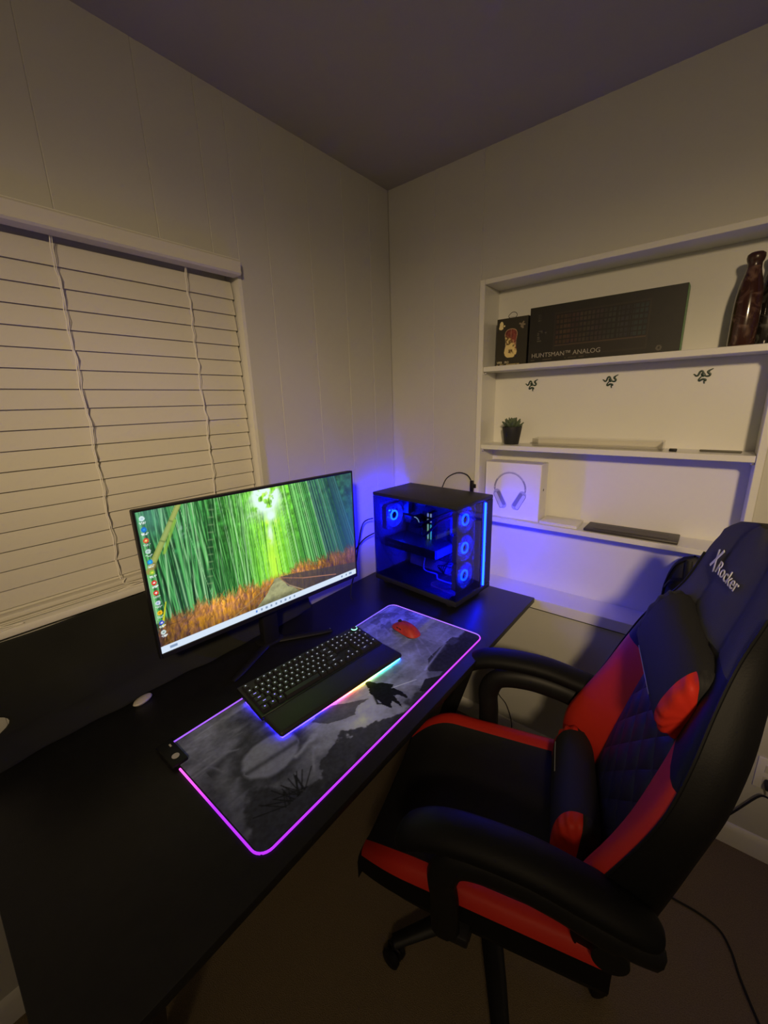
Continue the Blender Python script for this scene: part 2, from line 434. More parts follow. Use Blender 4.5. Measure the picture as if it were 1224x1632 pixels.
# ================================================================== DESK
DX0, DX1, DY0, DY1, DZ = .016, .733, -1.627, -.014, .74
dk = thing('computer_desk', 'long black desk under the window with slanted metal legs', 'desk', (0, 0, 0))
MB().rbox(DX0, DX1, DY0, DY1, DZ - .022, DZ, .003).build('desktop', DESKTOP, dk)
for ye in (-.26, -1.50):
    MB().rbox(.10, .66, ye - .03, ye + .03, .700, .7175, .003).build('top_bracket', BLACKM, dk)
    MB().rbox(.04, .72, ye - .03, ye + .03, .004, .034, .004).build('foot_bar', BLACKM, dk)
    m = MB(); m.tube([(.62, ye, .70), (.42, ye, .034)], .033, 4, up=(0, 1, 0)); m.build('leg', BLACKM, dk, angle=20)
    m = MB(); m.tube([(.16, ye, .70), (.36, ye, .034)], .033, 4, up=(0, 1, 0)); m.build('leg', BLACKM, dk, angle=20)
    for x in (.07, .69): MB().cyl((x, ye, 0), (x, ye, .005), .018).build('foot_pad', RUBBER, dk)
MB().rbox(.37, .41, -1.47, -.29, .66, .70, .003).build('crossbar', BLACKM, dk)

# ================================================================== BUILT-IN SHELVES
bk = thing('built_in_bookcase', 'white built-in wall shelves recessed into the wall, three boards and a low ledge', 'bookcase', (0, 0, 0))
IX0, IX1 = .464, 1.3225
MB().box(BX0 + .002, BX1 - .002, BD, BD + .012, BZ0 + .002, BZ1 - .002).build('back_panel', SHELF, bk)
MB().rbox(BX0 + .0005, IX0, -.012, BD - .0005, .735, BZ1 - .0005, .0015, 1).build('side_panel', SHELF, bk)
MB().rbox(IX1, BX1 - .0005, -.012, BD - .0005, .735, BZ1 - .0005, .0015, 1).build('side_panel', SHELF, bk)
MB().rbox(IX0 + .0004, IX1 - .0004, -.012, BD - .0005, 1.957, BZ1 - .0005, .0015, 1).build('top_panel', SHELF, bk)
S1, S2, S3, S4 = 1.664, 1.3585, 1.0535, .7345
for z in (S1, S2, S3):
    MB().rbox(IX0 + .0004, IX1 - .0004, -.004, BD - .0005, z - .0195, z, .0015, 1).build('shelf', SHELF, bk)
MB().rbox(BX0 + .0005, BX1 - .0005, -.0125, BD - .0005, .690, S4, .0015, 1).build('ledge', SHELF, bk)
MB().box(BX0 + .001, BX1 - .001, -.006, .006, .6845, .6895).build('gap_shade_strip', BLACKM, bk)  # solid black strip stands in for the shade in the gap
m0 = MB(); m0.lathe([(.001, 0), (.004, .001), (.004, .006), (.002, .009), (.001, .0095)], 10)
pin = m0.mesh('shelf_pin', mat('nickel', (.75, .73, .70), .3, .9), 40)
for z in (S1, S2, S3):
    for x, r in ((IX0, PI / 2), (IX1, -PI / 2)): link('shelf_pin', pin, bk, (x, .008, z - .0245), (0, r, 0))

# ================================================================== SCREEN PICTURE
def paint_screen():
    Hh, W = 264, 470
    U, V = np.meshgrid(np.linspace(0, 1, W), np.linspace(0, 1, Hh)); asp = 16 / 9
    cx = .515
    img = np.zeros((Hh, W, 3)); d = np.abs(U - cx)
    glow = np.exp(-(d / .085) ** 2) * .9 + np.exp(-(d / .23) ** 2) * .45
    low = sst(.75, .25, V)
    base = np.stack([.16 + .42 * glow, .46 + .48 * glow, .20 + .02 * glow], -1)
    dark = np.stack([.13 + .10 * glow, .30 + .25 * glow, .23 + 0 * glow], -1)
    k = (sst(.10, .45, d) * .55 + .25 * low * sst(.05, .2, d))[..., None]
    img = base * (1 - k) + dark * k
    leaf = fbm(Hh, W, 26, 46, 4); lf = sst(.30, .9, V)
    img *= (1 + (leaf - .5)[..., None] * (1.3 * lf + .2)[..., None])
    # stems, leaning out from the vanishing point
    for i in range(430):
        left = rng.random() < .55
        ub = cx - .01 - .52 * rng.random() ** 1.15 if left else cx + .012 + .50 * rng.random() ** 1.15
        dd = abs(ub - cx); lean = (.015 + .17 * dd) * (1 if left else -1.15) * (-1) if not left else -.02 + .12 * rng.normal() * .25
        ut = ub + (lean if left else -abs(.05 + .32 * dd) * .65)
        vb = .22 + .02 * rng.random(); wd = .0009 + .006 * dd * rng.random()
        D, t = seg_d(U * asp, V, (ub * asp, vb), (ut * asp, 1.02))
        g = np.exp(-(D / (wd * asp)) ** 2)
        r = rng.random(); gl = math.exp(-(dd / .2) ** 2)
        if r < .42: c = (.04 + .10 * gl, .18 + .25 * gl, .10)
        elif r < .80: c = (.36 + .26 * gl, .74 + .2 * gl, .40)
        else: c = (.72, .92, .68)
        if not left and dd > .30: c = tuple(np.array(c) * .45 + np.array((.14, .30, .42)) * .55)
        img = mixc(img, g * .75, c)
    # bright sky through the crowns
    n1 = fbm(Hh, W, 14, 25, 4)
    for (u, v, su, sv, a) in ((.505, .95, .060, .13, 1.5), (.52, .78, .022, .04, .9), (.508, .62, .012, .08, .9), (.15, .82, .012, .04, .6), (.42, .8, .02, .03, .3)):
        g = np.exp(-((U - u) / su) ** 2 - ((V - v) / sv) ** 2) * a * sst(.35, .55, n1) * 1.6
        img = mixc(img, g, (.90, 1.0, .97))
    g = np.exp(-((U - .508) / .025) ** 2) * sst(.2, .3, V) * sst(.75, .4, V) * .8
    img = mixc(img, g, (.78, .98, .30))
    # right side grows bluer and dimmer
    img = mixc(img, sst(.80, 1.0, U) * .45, (.20, .35, .50))
    # tall dry grass banks
    gtop = .245 + .03 * np.sin(U * 40) * .4 + .03 * (vnoise(1, W, 1, 60)[0] - .5)[None]
    gtop = np.where(U < .08, gtop - (.08 - U) * 1.0, gtop); gtop = np.where(U > .6, gtop + .035, gtop)
    tex = fbm(Hh, W, 16, 130, 4); tex2 = fbm(Hh, W, 40, 60, 3)
    gm = sst(.035, -.035, V - gtop - .07 * (tex - .5))
    lit = np.exp(-((U - .27) / .17) ** 2) * .55 + np.exp(-((U - .62) / .12) ** 2) * .35
    gc = np.stack([.40 + .72 * lit + .75 * (tex - .5), .27 + .50 * lit + .55 * (tex - .5), .17 + .16 * lit + .35 * (tex2 - .5)], -1)
    gc = mixc(gc, sst(.75, 1, U) * .65, (.40, .26, .33))
    gc *= (.65 + .55 * sst(0, .25, V))[..., None]
    img = img * (1 - gm[..., None]) + gc * gm[..., None]
    for i in range(520):
        u0 = rng.random(); 
        if .44 < u0 < .56: continue
        v0 = float(np.interp(u0, np.linspace(0, 1, W), gtop[0])) - .16 * rng.random() ** 1.5; l = .03 + .05 * rng.random(); a = rng.normal() * .5 + (.25 if u0 < .5 else -.25)
        x0, x1 = max(0, int((u0 - .07) * W)), min(W, int((u0 + .07) * W)); y0, y1 = max(0, int((v0 - .02) * Hh)), min(Hh, int((v0 + l + .03) * Hh))
        if v0 < .03 or y1 <= y0: continue
        D, t = seg_d(U[y0:y1, x0:x1] * asp, V[y0:y1, x0:x1], (u0 * asp, v0), (u0 * asp + l * math.sin(a), v0 + l * math.cos(a)))
        lt = math.exp(-((u0 - .27) / .16) ** 2) * .6 + math.exp(-((u0 - .64) / .14) ** 2) * .35; k_ = .55 + .6 * rng.random()
        c = np.clip(np.array((.50 + .55 * lt, .34 + .38 * lt, .20 + .14 * lt)) * k_, 0, 1)
        if u0 > .8: c = c * .6 + np.array((.40, .27, .33)) * .4
        img[y0:y1, x0:x1] = mixc(img[y0:y1, x0:x1], np.exp(-(D / .0028) ** 2) * (1 - .5 * t) * .9, c)
    # path
    pm = poly_mask(U, V, [(.505, .245), (.53, .245), (.56, .17), (.66, .02), (.38, .02), (.46, .14)])
    pc = np.stack([.55 + .2 * (tex2 - .5), .55 + .2 * (tex2 - .5), .40 + .15 * (tex2 - .5)], -1) * (1.15 - .5 * sst(.12, .02, V))[..., None]
    img = np.where(pm[..., None], pc, img)
    rm = poly_mask(U, V, [(.535, .245), (.60, .235), (1.0, .12), (1, .03), (.68, .03), (.57, .14)])
    img = mixc(img, rm * .75, (.26, .25, .28))
    for p, q, wd, c in (((.485, .225), (.29, .05), .0035, (.62, .50, .32)), ((.50, .22), (.36, .03), .003, (.45, .36, .25)), ((.53, .235), (.58, .14), .003, (.62, .52, .38)),
                        ((.58, .14), (.67, .035), .005, (.66, .58, .46)), ((.53, .24), (.66, .16), .003, (.70, .48, .36)), ((.66, .16), (.86, .075), .004, (.72, .50, .40)), ((.527, .25), (.522, .42), .0018, (.16, .24, .08))):
        D, t = seg_d(U * asp, V, (p[0] * asp, p[1]), (q[0] * asp, q[1])); img = mixc(img, np.exp(-(D / wd) ** 4), c)
    # thick leaning bamboo at the left, rungs, yellow shoot
    D, t = seg_d(U * asp, V, (.01 * asp, .60), (.155 * asp, 1.03)); w_ = .020 - .004 * t
    img = mixc(img, sst(1.15, .9, D / w_), (.56, .62, .30)); img = mixc(img, np.exp(-((D - .004) / .006) ** 2) * .5, (.74, .76, .44))
    for tt in (.12, .42, .70): img = mixc(img, np.exp(-((t - tt) / .010) ** 2) * (D < w_) * .8, (.38, .44, .22))
    D, t = seg_d(U * asp, V, (.07 * asp, .70), (.125 * asp, .90)); img = mixc(img, np.exp(-(D / .011) ** 4) * .85, (.55, .72, .25))
    D, t = seg_d(U * asp, V, (.012 * asp, .60), (.03 * asp, .63)); img = mixc(img, np.exp(-(D / .02) ** 2) * .7, (.60, .50, .30))
    D, t = seg_d(U * asp, V, (.02 * asp, .20), (.045 * asp, .36)); img = mixc(img, np.exp(-(D / (.009 * (1 - .6 * t))) ** 4), (.80, .82, .18))
    img = mixc(img, np.exp(-((U - .04) / .05) ** 2) * sst(.7, .95, V) * .55, (.40, .66, .60))
    for (b0, t0, wd) in (((.215, .36), (.265, .95), .010),):
        D, t = seg_d(U * asp, V, (b0[0] * asp, b0[1]), (t0[0] * asp, t0[1]))
        img = mixc(img, np.exp(-(D / (.016)) ** 4) * .55, (.10, .24, .14))
        img = mixc(img, np.exp(-(((t * 11) % 1 - .5) / .10) ** 2) * np.exp(-(D / .022) ** 4) * .6, (.55, .66, .45))
    # desktop icons down the left edge
    ic = [((.82, .92, .92), (.7, .8, .85)), ((.10, .45, .80), (.2, .6, .9)), ((.85, .30, .20), (.95, .85, .5)), ((.75, .85, .82), (.6, .72, .7)), ((.10, .55, .85), (.2, .75, .9)),
          ((.55, .75, .25), (.9, .9, .3)), ((.85, .16, .14), (.95, .9, .88)), ((.85, .16, .14), (.95, .9, .88)), ((.80, .84, .90), (.55, .65, .8)), ((.95, .75, .12), (.75, .5, .05)), ((.20, .30, .75), (.85, .88, .98)), ((.8, .86, .84), (.5, .6, .6))]
    for i, (c1, c2) in enumerate(ic):
        v = .955 - i * .073; u = .0185
        D = np.hypot((U - u) * asp, V - v); img = mixc(img, D < .0165, c1); img = mixc(img, D < .007, c2)
        for q in range(2):
            mk = (np.abs(V - (v - .025 - .008 * q)) < .003) & (np.abs(U - u) < .012 - .004 * q) & (rng.random((1, W)) < .75); img = mixc(img, mk * .9, (.92, .96, .95))
    tb = V < .052
    img = np.where(tb[..., None], np.array((.84, .90, .97)) * np.ones_like(img), img)
    for u in list(np.linspace(.40, .60, 9)) + [.035, .045, .055, .90, .93, .955, .965]:
        mk = (np.abs(U - u) < .0045) & (np.abs(V - .026) < .009) & tb; img = mixc(img, mk * .65, (.35, .45, .60) if u != .40 else (.1, .35, .8))
    return np.clip(img, 0, 1)
SCREEN = mat('screen_glow', (.01, .01, .01), .25, emit_attr='print', strength=1.0)

# ================================================================== MONITOR
mon_yaw = -.092
mt = thing('computer_monitor', 'wide flat monitor showing a green bamboo forest path', 'monitor', (.183, -.8816, DZ), mon_yaw)
mw, mh, mz = .697, .392, 1.1017 - DZ
# local: +x faces the room, y runs along the screen
print_mesh('screen', paint_screen(), (.0015, -mw / 2, mz - mh / 2), (0, mw, 0), (0, 0, mh), SCREEN, mt)
m = MB(); bz = .0065
m.rbox(-.012, .003, -mw / 2 - bz, -mw / 2 - .0003, mz - mh / 2 - .014, mz + mh / 2 + bz, .001, 1)
m.rbox(-.012, .003, mw / 2 + .0003, mw / 2 + bz, mz - mh / 2 - .014, mz + mh / 2 + bz, .001, 1)
m.rbox(-.012, .003, -mw / 2, mw / 2, mz + mh / 2 + .0003, mz + mh / 2 + bz, .001, 1)
m.rbox(-.012, .004, -mw / 2, mw / 2, mz - mh / 2 - .014, mz - mh / 2 - .0003, .001, 1)
m.build('bezel', PLASTIC, mt)
m = MB(); m.rbox(-.022, -.001, -mw / 2 - .006, mw / 2 + .006, mz - mh / 2 - .013, mz + mh / 2 + .006, .004); m.rbox(-.055, -.018, -.19, .19, mz - .15, mz + .13, .012)
m.build('back_housing', PLASTIC, mt)
m = MB(); m.rbox(-.085, -.05, -.03, .03, .012, mz + .02, .008); m.build('stand_neck', PLASTIC, mt)
m = MB()
for s in (-1, 1): m.tube([(-.07, 0, .008), (.02, s * .16, .0065), (.035, s * .19, .0055)], [.018, .014, .010], 10, flat=.45, up=(0, 0, 1))
m.rbox(-.10, -.04, -.045, .045, .0015, .016, .006); m.build('stand_foot', PLASTIC, mt)
MB().lathe([(.001, 0), (.0028, .0005), (.0028, .003), (.001, .004)], 10, (.030, .186, .009)).build('foot_glint', mat('glint_metal', (.8, .82, .85), .12, 1.), mt)  # bright stud added in place of a glint on the stand foot

# ================================================================== PC TOWER
PCX, PCY, pyaw = .528, -.309, -.089
pc = thing('pc_tower', 'black glass-sided desktop computer glowing blue on the desk corner', 'computer', (PCX, PCY, DZ), pyaw)
Lx, Dy, Hz = .444, .257, .424
CASE = mat('case_paint', (.022, .022, .030), .5, spec=.25)
INNER = mat('case_inside', (.30, .30, .32), .55)
BLUE = mat('blue_led', (.02, .02, .05), .4, emit=(.0002, .0022, 1.0), strength=850)
BLUEFILL = mat('blue_inner_fill', (.02, .02, .05), .4, emit=(.0001, .0010, 1.0), strength=3800)
BLUEF = mat('blue_led_front', (.02, .02, .05), .4, emit=(.0008, .0125, 1.0), strength=135)
STRIP = mat('cyan_blue_strip', (.02, .02, .05), .4, emit=(.0005, .0054, 1.0), strength=92)
MB().rbox(-Lx, 0, 0, Dy, Hz - .016, Hz, .004).build('top_panel', CASE, pc)
m = MB(); m.rbox(-Lx, 0, 0, Dy, .016, .040, .004); m.build('base', CASE, pc)
for x in (-.40, -.05):
    for y in (.035, Dy - .035): MB().lathe([(.017, 0), (.019, .004), (.017, .0158)], 16, (x, y, 0)).build('foot', RUBBER, pc)
MB().box(-Lx + .001, -.002, Dy - .004, Dy - .001, .0402, Hz - .0162).build('far_side_panel', CASE, pc)
# rear panel as bars round the fan opening
m = MB()
for (y0, y1, z0, z1) in ((.0012, .04, .0402, Hz - .0162), (.168, Dy - .0045, .0402, Hz - .0162), (.04, .168, .0402, .235), (.04, .168, .365, Hz - .0162)): m.box(-Lx + .001, -Lx + .004, y0, y1, z0, z1)
for q in range(9): m.box(-Lx + .001, -Lx + .003, .04, .168, .242 + q * .0145, .2445 + q * .0145)
m.build('rear_panel', INNER, pc)
GL = glass_mat('smoked_glass', (.48, .48, .52), .6)
MB().box(-Lx + .0045, -.0032, .0002, .0032, .0402, Hz - .0162).build('side_glass', GL, pc)
MB().box(-.003, -.0002, .0002, .172, .0402, Hz - .0162).build('front_glass', GL, pc)
MB().rbox(-.035, -.0002, .178, .192, .0402, Hz - .0162, .002, 1).build('front_panel', CASE, pc)
MB().rbox(-.035, -.0002, .201, Dy - .0005, .0402, Hz - .0162, .002, 1).build('front_panel', CASE, pc)
MB().rbox(-.012, .0050, .1925, .2005, .043, Hz - .022, .003, 2).build('light_strip', STRIP, pc)
MB().rbox(-.075, -.068, Dy - .0008, Dy + .003, .06, Hz - .04, .001, 1).build('light_strip', mat('added_side_glow', (.02, .02, .05), .4, emit=(.00003, .0012, 1.0), strength=48), pc)  # unseen blue strip, added to throw a glow on the shelf wall
MB().box(-.40, -.036, .196, .199, .0402, Hz - .0162).build('motherboard_tray', INNER, pc)
MB().box(-.42, -.165, .190, .194, .10, Hz - .025).build('motherboard', mat('circuit_board', (.06, .065, .08), .5), pc)
m = MB()
for (x0, x1, z0, z1, d) in ((-.415, -.375, .30, .39, .03), (-.41, -.36, .255, .29, .025), (-.33, -.28, .345, .385, .022), (-.25, -.20, .11, .14, .012), (-.40, -.30, .105, .12, .01)): MB().rbox(x0, x1, .190 - d, .1898, z0, z1, .002, 1).build('heatsink', mat('brushed_grey', (.18, .19, .21), .35, .8), pc)
FRAME = mat('fan_frame', (.40, .40, .42), .5); BLADE = mat('fan_blade', (.55, .58, .65), .35)
def fan(c, s=.058):
    """axial fan facing +x, lit hub ring"""
    f = MB(); n = 28
    ring = [(s * .93 * math.cos(2 * PI * i / n), s * .93 * math.sin(2 * PI * i / n)) for i in range(n)]
    def sq(a):
        k = s / max(abs(math.cos(a)), abs(math.sin(a))); return (k * math.cos(a), k * math.sin(a))
    sqr = [sq(2 * PI * i / n + 1e-4) for i in range(n)]
    vs = [(x, y, z) for x in (-.0125, .0125) for (y, z) in ring] + [(x, y, z) for x in (-.0125, .0125) for (y, z) in sqr]
    fs = []
    for i in range(n):
        j = (i + 1) % n
        fs += [(i, j, n + j, n + i), (2 * n + i, 3 * n + i, 3 * n + j, 2 * n + j), (i, 2 * n + i, 2 * n + j, j), (n + i, n + j, 3 * n + j, 3 * n + i)]
    f.add(vs, fs)
    for a in range(4):
        t = PI / 4 + a * PI / 2; f.cyl((-.011, 0, 0), (-.011, s * .95 * math.cos(t), s * .95 * math.sin(t)), .0025, n=6)
    fo = f.build('fan', FRAME, pc, c)
    h = MB(); Mx = Matrix.Rotation(PI / 2, 4, 'Y'); h.lathe([(.001, -.010), (.0165, -.010), (.0165, .0085), (.014, .0105), (.001, .0105)], 24, M=Mx); h.build('hub', PLASTIC, fo)
    b = MB()
    for k in range(7):
        a0 = 2 * PI * k / 7
        def fn(u, v, a0=a0):
            r = .019 + u * (s * .90 - .019); a = a0 + .25 * u + (v - .5) * .62; return (.007 * (v - .5) * 1.6, r * math.cos(a), r * math.sin(a))
        b.grid(fn, 5, 4)
    b.build('blade', BLADE, fo)['kind'] = 'stuff'
    rg = MB(); pts = [(.0085, .0205 * math.cos(2 * PI * i / 32), .0205 * math.sin(2 * PI * i / 32)) for i in range(32)]
    rg.tube(pts, .0036, 8, closed=True); rg.build('light_ring', BLUEF, fo)
    if True:
        rg = MB(); kq = 1.0 if c[0] < -.2 else .45; rg.tube([(-.0140, y * kq, z * kq) for _, y, z in pts], .0034, 8, closed=True); rg.build('light_ring', BLUE if c[0] < -.2 else BLUEFILL, fo)  # hidden back ring, added to light the case inside and the wall behind
    return fo
for z in (.352, .236, .120): fan((-.030, .088, z))
fan((-Lx + .022, .104, .300))
# graphics card, memory, cooler pump, hoses, cables
m = MB(); m.rbox(-.425, -.135, .045, .185, .165, .207, .006); g = m.build('graphics_card', PLASTIC_G, pc)
MB().rbox(-.1345, -.133, .055, .175, .168, .204, .001, 1).build('end_plate', mat('pale_metal', (.45, .47, .52), .4, .4), g)
for x in (-.37, -.285, -.20): MB().lathe([(.001, 0), (.036, 0), (.036, .004), (.012, .004), (.012, .007), (.001, .007)], 20, (x, .115, .158)).build('card_fan', PLASTIC, g)
text_mesh('GEFORCE RTX', .012, mat('dim_print', (.35, .37, .42), .4), g, 'lettering', basis((-.40, .0445, .182), (1, 0, 0), (0, 0, 1)))
RAMA = mat('memory_led_lime', (.1, .1, .1), .4, emit=(.45, .95, .16), strength=1.3); RAMB = mat('memory_led_aqua', (.1, .1, .1), .4, emit=(.10, .85, .45), strength=1.2)
RAMW = mat('memory_led_white', (.1, .1, .1), .4, emit=(.55, .80, .75), strength=1.1)
for x, lm in ((-.252, RAMA), (-.236, RAMB)):
    s = MB().rbox(x - .004, x + .004, .150, .1898, .205, .330, .001, 1).build('memory_stick', PLASTIC, pc)
    for z0, z1, mm in ((.208, .276, lm), (.286, .300, RAMW), (.310, .326, RAMW)): MB().rbox(x - .0038, x + .0038, .1455, .1495, z0, z1, .001, 1).build('light_bar', mm, s)
My = Matrix.Rotation(PI / 2, 4, 'X')
p = MB().lathe([(.001, 0), (.030, 0), (.030, .038), (.026, .044), (.001, .044)], 28, (-.325, .190, .272), M=My).build('cooler_pump', PLASTIC, pc)
MB().tube([(-.325 + .024 * math.cos(a), .1452, .272 + .024 * math.sin(a)) for a in [PI * (.05 + .5 * i / 14) for i in range(15)]], .0022, 6).build('light_arc', mat('pump_led', (.1, .1, .1), .4, emit=(.45, .75, 1.0), strength=1.4), p)
for s in (-1, 1): MB().tube(cat([(-.300, .165, .268 + s * .012), (-.25, .11, .26 + s * .03), (-.15, .10, .33 + s * .012), (-.07, .12, .37 + s * .01), (-.05, .14, .39)], 8), .006, 8).build('hose', RUBBER, pc)
for k in range(5): MB().tube(cat([(-.17, .185, .26 - .012 * k), (-.13, .16, .24 - .02 * k), (-.11, .15, .19 - .02 * k), (-.15 - .01 * k, .14, .10), (-.18, .17, .05)], 7), .0022, 5).build('inner_cable', RUBBER, pc)
MB().tube(cat([(-.20, .06, .160), (-.18, .03, .12), (-.14, .06, .10), (-.12, .05, .085), (-.06, .10, .06), (-.05, .15, .05)], 7), .003, 6).build('inner_cable', mat('sleeved_cable', (.25, .26, .3), .6), pc)

# cables outside the tower
def cable(name, label, pts, r=.0022, mt_=RUBBER, n=8): return tag(MB().tube(cat(pts, n), r, 6).build(name, mt_), label, 'cable')
t = thing('plug_lead', 'thin black lead with a small plug rising behind the computer tower', 'cable')
MB().tube(cat([(.26, -.012, 1.10), (.285, -.012, 1.160), (.31, -.012, 1.205), (.36, -.012, 1.232), (.405, -.012, 1.228), (.428, -.012, 1.205)], 8), .0022, 6).build('lead', RUBBER, t)
m = MB(); m.rbox(.424, .440, -.017, -.008, 1.150, 1.204, .003); m.rbox(.429, .452, -.016, -.009, 1.172, 1.190, .003); m.build('plug', PLASTIC, t)
cable('power_cable', 'black cable looping down from behind the tower nearest the monitor edge', [(.078, -.262, 1.04), (.05, -.30, 1.02), (.045, -.33, .93), (.055, -.37, .83), (.07, -.42, .75), (.12, -.47, .7425)], .003)
cable('video_cable', 'second black cable curving between tower and monitor to the desk', [(.079, -.240, .97), (.045, -.30, .94), (.035, -.38, .87), (.035, -.46, .80), (.05, -.52, .95), (.085, -.62, 1.0)], .003)

# ================================================================== MOUSE MAT
MX0, MX1, MY0, MY1, MZ = .288, .692, -1.314, -.408, DZ
mm = thing('gaming_mouse_mat', 'large desk mat with misty dark ruins print and purple glowing edge', 'mouse mat', (0, 0, 0))
def round_rect(x0, x1, y0, y1, r, n=7):
    out = []
    for cx, cy, a0 in ((x1 - r, y1 - r, 0), (x0 + r, y1 - r, PI / 2), (x0 + r, y0 + r, PI), (x1 - r, y0 + r, 1.5 * PI)):
        for i in range(n + 1): a = a0 + PI / 2 * i / n; out.append((cx + r * math.cos(a), cy + r * math.sin(a)))
    return out
MB().prism(round_rect(MX0, MX1, MY0, MY1, .028), MZ + .0003, MZ + .0036).build('mat_base', RUBBER, mm)
def paint_mat():
    W, Hh = 520, 240   # u along the desk from near to far, v from the back edge to the front edge
    U, V = np.meshgrid(np.linspace(0, 1, W), np.linspace(0, 1, Hh)); asp = .906 / .404
    n1 = fbm(Hh, W, 6, 10, 5); n2 = fbm(Hh, W, 14, 30, 5); n3 = fbm(Hh, W, 60, 120, 3); st = fbm(Hh, W, 8, 60, 4)
    L = .25 + .20 * np.exp(-((U - .42) / .20) ** 2) * np.exp(-((V - .72) / .4) ** 2) + .16 * sst(.55, .75, U) + .28 * (n1 - .5) + .12 * (n2 - .5)
    tint = np.stack([.92 + 0 * U, .95 + 0 * U, 1.08 + .15 * sst(.5, .8, U)], -1)
    # streaked mist
    L += .10 * sst(.5, .75, fbm(Hh, W, 18, 5, 3)) * sst(.9, .4, V)
    def dark(mask, v=.10, a=.9):
        nonlocal L; mk = np.clip(mask, 0, 1) * a; L = L * (1 - mk) + v * mk
    def lightm(mask, v, a=.8): dark(mask, v, a)
    edge = (n2 - .5) * .16
    # rocks along the front edge
    ridge = .98 - .30 * np.exp(-((U - .07) / .07) ** 2) * 1.0 - .10 * sst(.20, .34, U) * sst(.7, .5, U) * 0 - .06 * np.exp(-((U - .62) / .08) ** 2) - .14 * sst(.62, .78, U)
    dark(sst(-.02, .03, V - (ridge + edge)), .09 + .08 * (n3.mean()), .9)
    dark(sst(0, .02, V - (1.06 - .28 * sst(.05, .30, U) * sst(.60, .30, U) + edge)), .12, .8)
    # shell-like pale mound with dark hollow
    D = np.hypot((U - .165) / .085, (V - .56) / .15)
    dark(sst(1.6, 1.0, D + edge * 2) * sst(.2, .0, U - .30), .13, .75)
    lightm(sst(1.02, .85, D + edge), .40, .75); dark(np.exp(-((V - .585 - .35 * (U - .165)) / .018) ** 2) * (D < .9), .18, .8)
    dark(sst(.05, .0, np.abs(V - (.35 - .5 * (U - .12)))) * (U > .03) * (U < .24), .13, .6)
    for p, q, wd, v in (((.20, .70), (.28, .66), .010, .42), ((.24, .74), (.20, .86), .006, .36), ((.02, .06), (.08, .18), .010, .34), ((.08, .18), (.07, .32), .008, .33), ((.07, .30), (.12, .36), .006, .33), ((.03, .20), (.06, .46), .006, .30), ((.01, .10), (.05, .24), .008, .30), ((.06, .24), (.16, .26), .005, .28), ((.04, .62), (.07, .55), .010, .30)):
        D, t = seg_d(U * asp, V + edge * .25, (p[0] * asp, p[1]), (q[0] * asp, q[1])); lightm(np.exp(-(D / (wd * 1.4)) ** 2), v, .75)
    # bare shrub
    for i in range(26):
        a = -PI / 2 + rng.normal() * .75; l = .05 + .10 * rng.random(); p = (.13 + .02 * rng.normal(), .90); q = (p[0] + l * math.sin(a + PI / 2) * .55, p[1] - l * abs(math.cos(a + PI / 2)))
        D, t = seg_d(U * asp, V, (p[0] * asp, p[1]), (q[0] * asp, q[1])); dark(np.exp(-(D / .0032) ** 2), .07, .95)
    # rock platform, bare slope, ruins at the far end
    dark(poly_mask(U + edge * .1, V + edge * .2, [(.68, .93), (.755, .80), (.93, .80), (.98, 1.0), (.76, 1.0)]), .12, .75)
    lightm(poly_mask(U, V, [(.60, .84), (.69, .86), (.73, .98), (.64, 1.0)]), .42, .5)
    dark(poly_mask(U, V, [(.60, .96), (.66, .92), (.71, 1.0), (.62, 1.02)]), .08, .9)
    D, t = seg_d(U * asp, V, (.70 * asp, .86), (.88 * asp, .80)); lightm(np.exp(-(D / .010) ** 2), .52, .75)
    dark(sst(.48, .62, n2) * sst(.70, .85, U) * sst(.5, .3, V), .18, .5)
    for i in range(34):
        u = .78 + .20 * rng.random(); v0 = .08 + .62 * rng.random(); D, t = seg_d(U * asp, V, (u * asp, v0), ((u + .03 * rng.normal()) * asp, v0 + .05 + .08 * rng.random())); lightm(np.exp(-(D / (.004 + .006 * rng.random())) ** 2), .50, .55)
    dark(poly_mask(U + edge * .2, V + edge * .4, [(.30, .55), (.36, .50), (.42, .62), (.47, .70), (.40, .74), (.33, .66)]), .17, .7)
    # distant tree line and cloaked silhouette standing on the slope
    fig = [(.520, .60), (.530, .585), (.542, .60), (.548, .66), (.560, .68), (.575, .76), (.562, .79), (.565, .86), (.558, .93), (.550, .93), (.548, .86), (.535, .84), (.520, .93), (.512, .95), (.515, .86), (.500, .88), (.490, .91), (.484, .84), (.492, .76), (.500, .68), (.512, .65)]
    dark(poly_mask(U + .006 * (n3 - .5), V + .02 * (n3 - .5), fig), .05, 1.0)
    for p, q, wd, v in (((.56, .78), (.64, .87), .004, .60), ((.50, .72), (.478, .80), .008, .05), ((.478, .80), (.49, .84), .006, .05)):
        D, t = seg_d(U * asp, V, (p[0] * asp, p[1]), (q[0] * asp, q[1])); dark(np.exp(-(D / wd) ** 2), v, .9)
    L = L * (1 - .30 * sst(.58, .85, U)); L = np.clip(L + .05 * (n3 - .5), .03, .8)
    return np.clip(L[..., None] * tint * np.array((.93, .96, 1.04)) * 1.95, 0, 1)
# print sheet: x = back->front, y = near->far; row index = v (back->front)
print_mesh('printed_top', paint_mat(), (MX0 + .006, MY0 + .006, MZ + .0040), (0, MY1 - MY0 - .012, 0), (MX1 - MX0 - .012, 0, 0), PRINT_CLOTH, mm)
LED = mat('edge_light', (.3, .1, .3), .4, emit_attr='glow', strength=1.25)
rr = round_rect(MX0 + .001, MX1 - .001, MY0 + .001, MY1 - .001, .028)
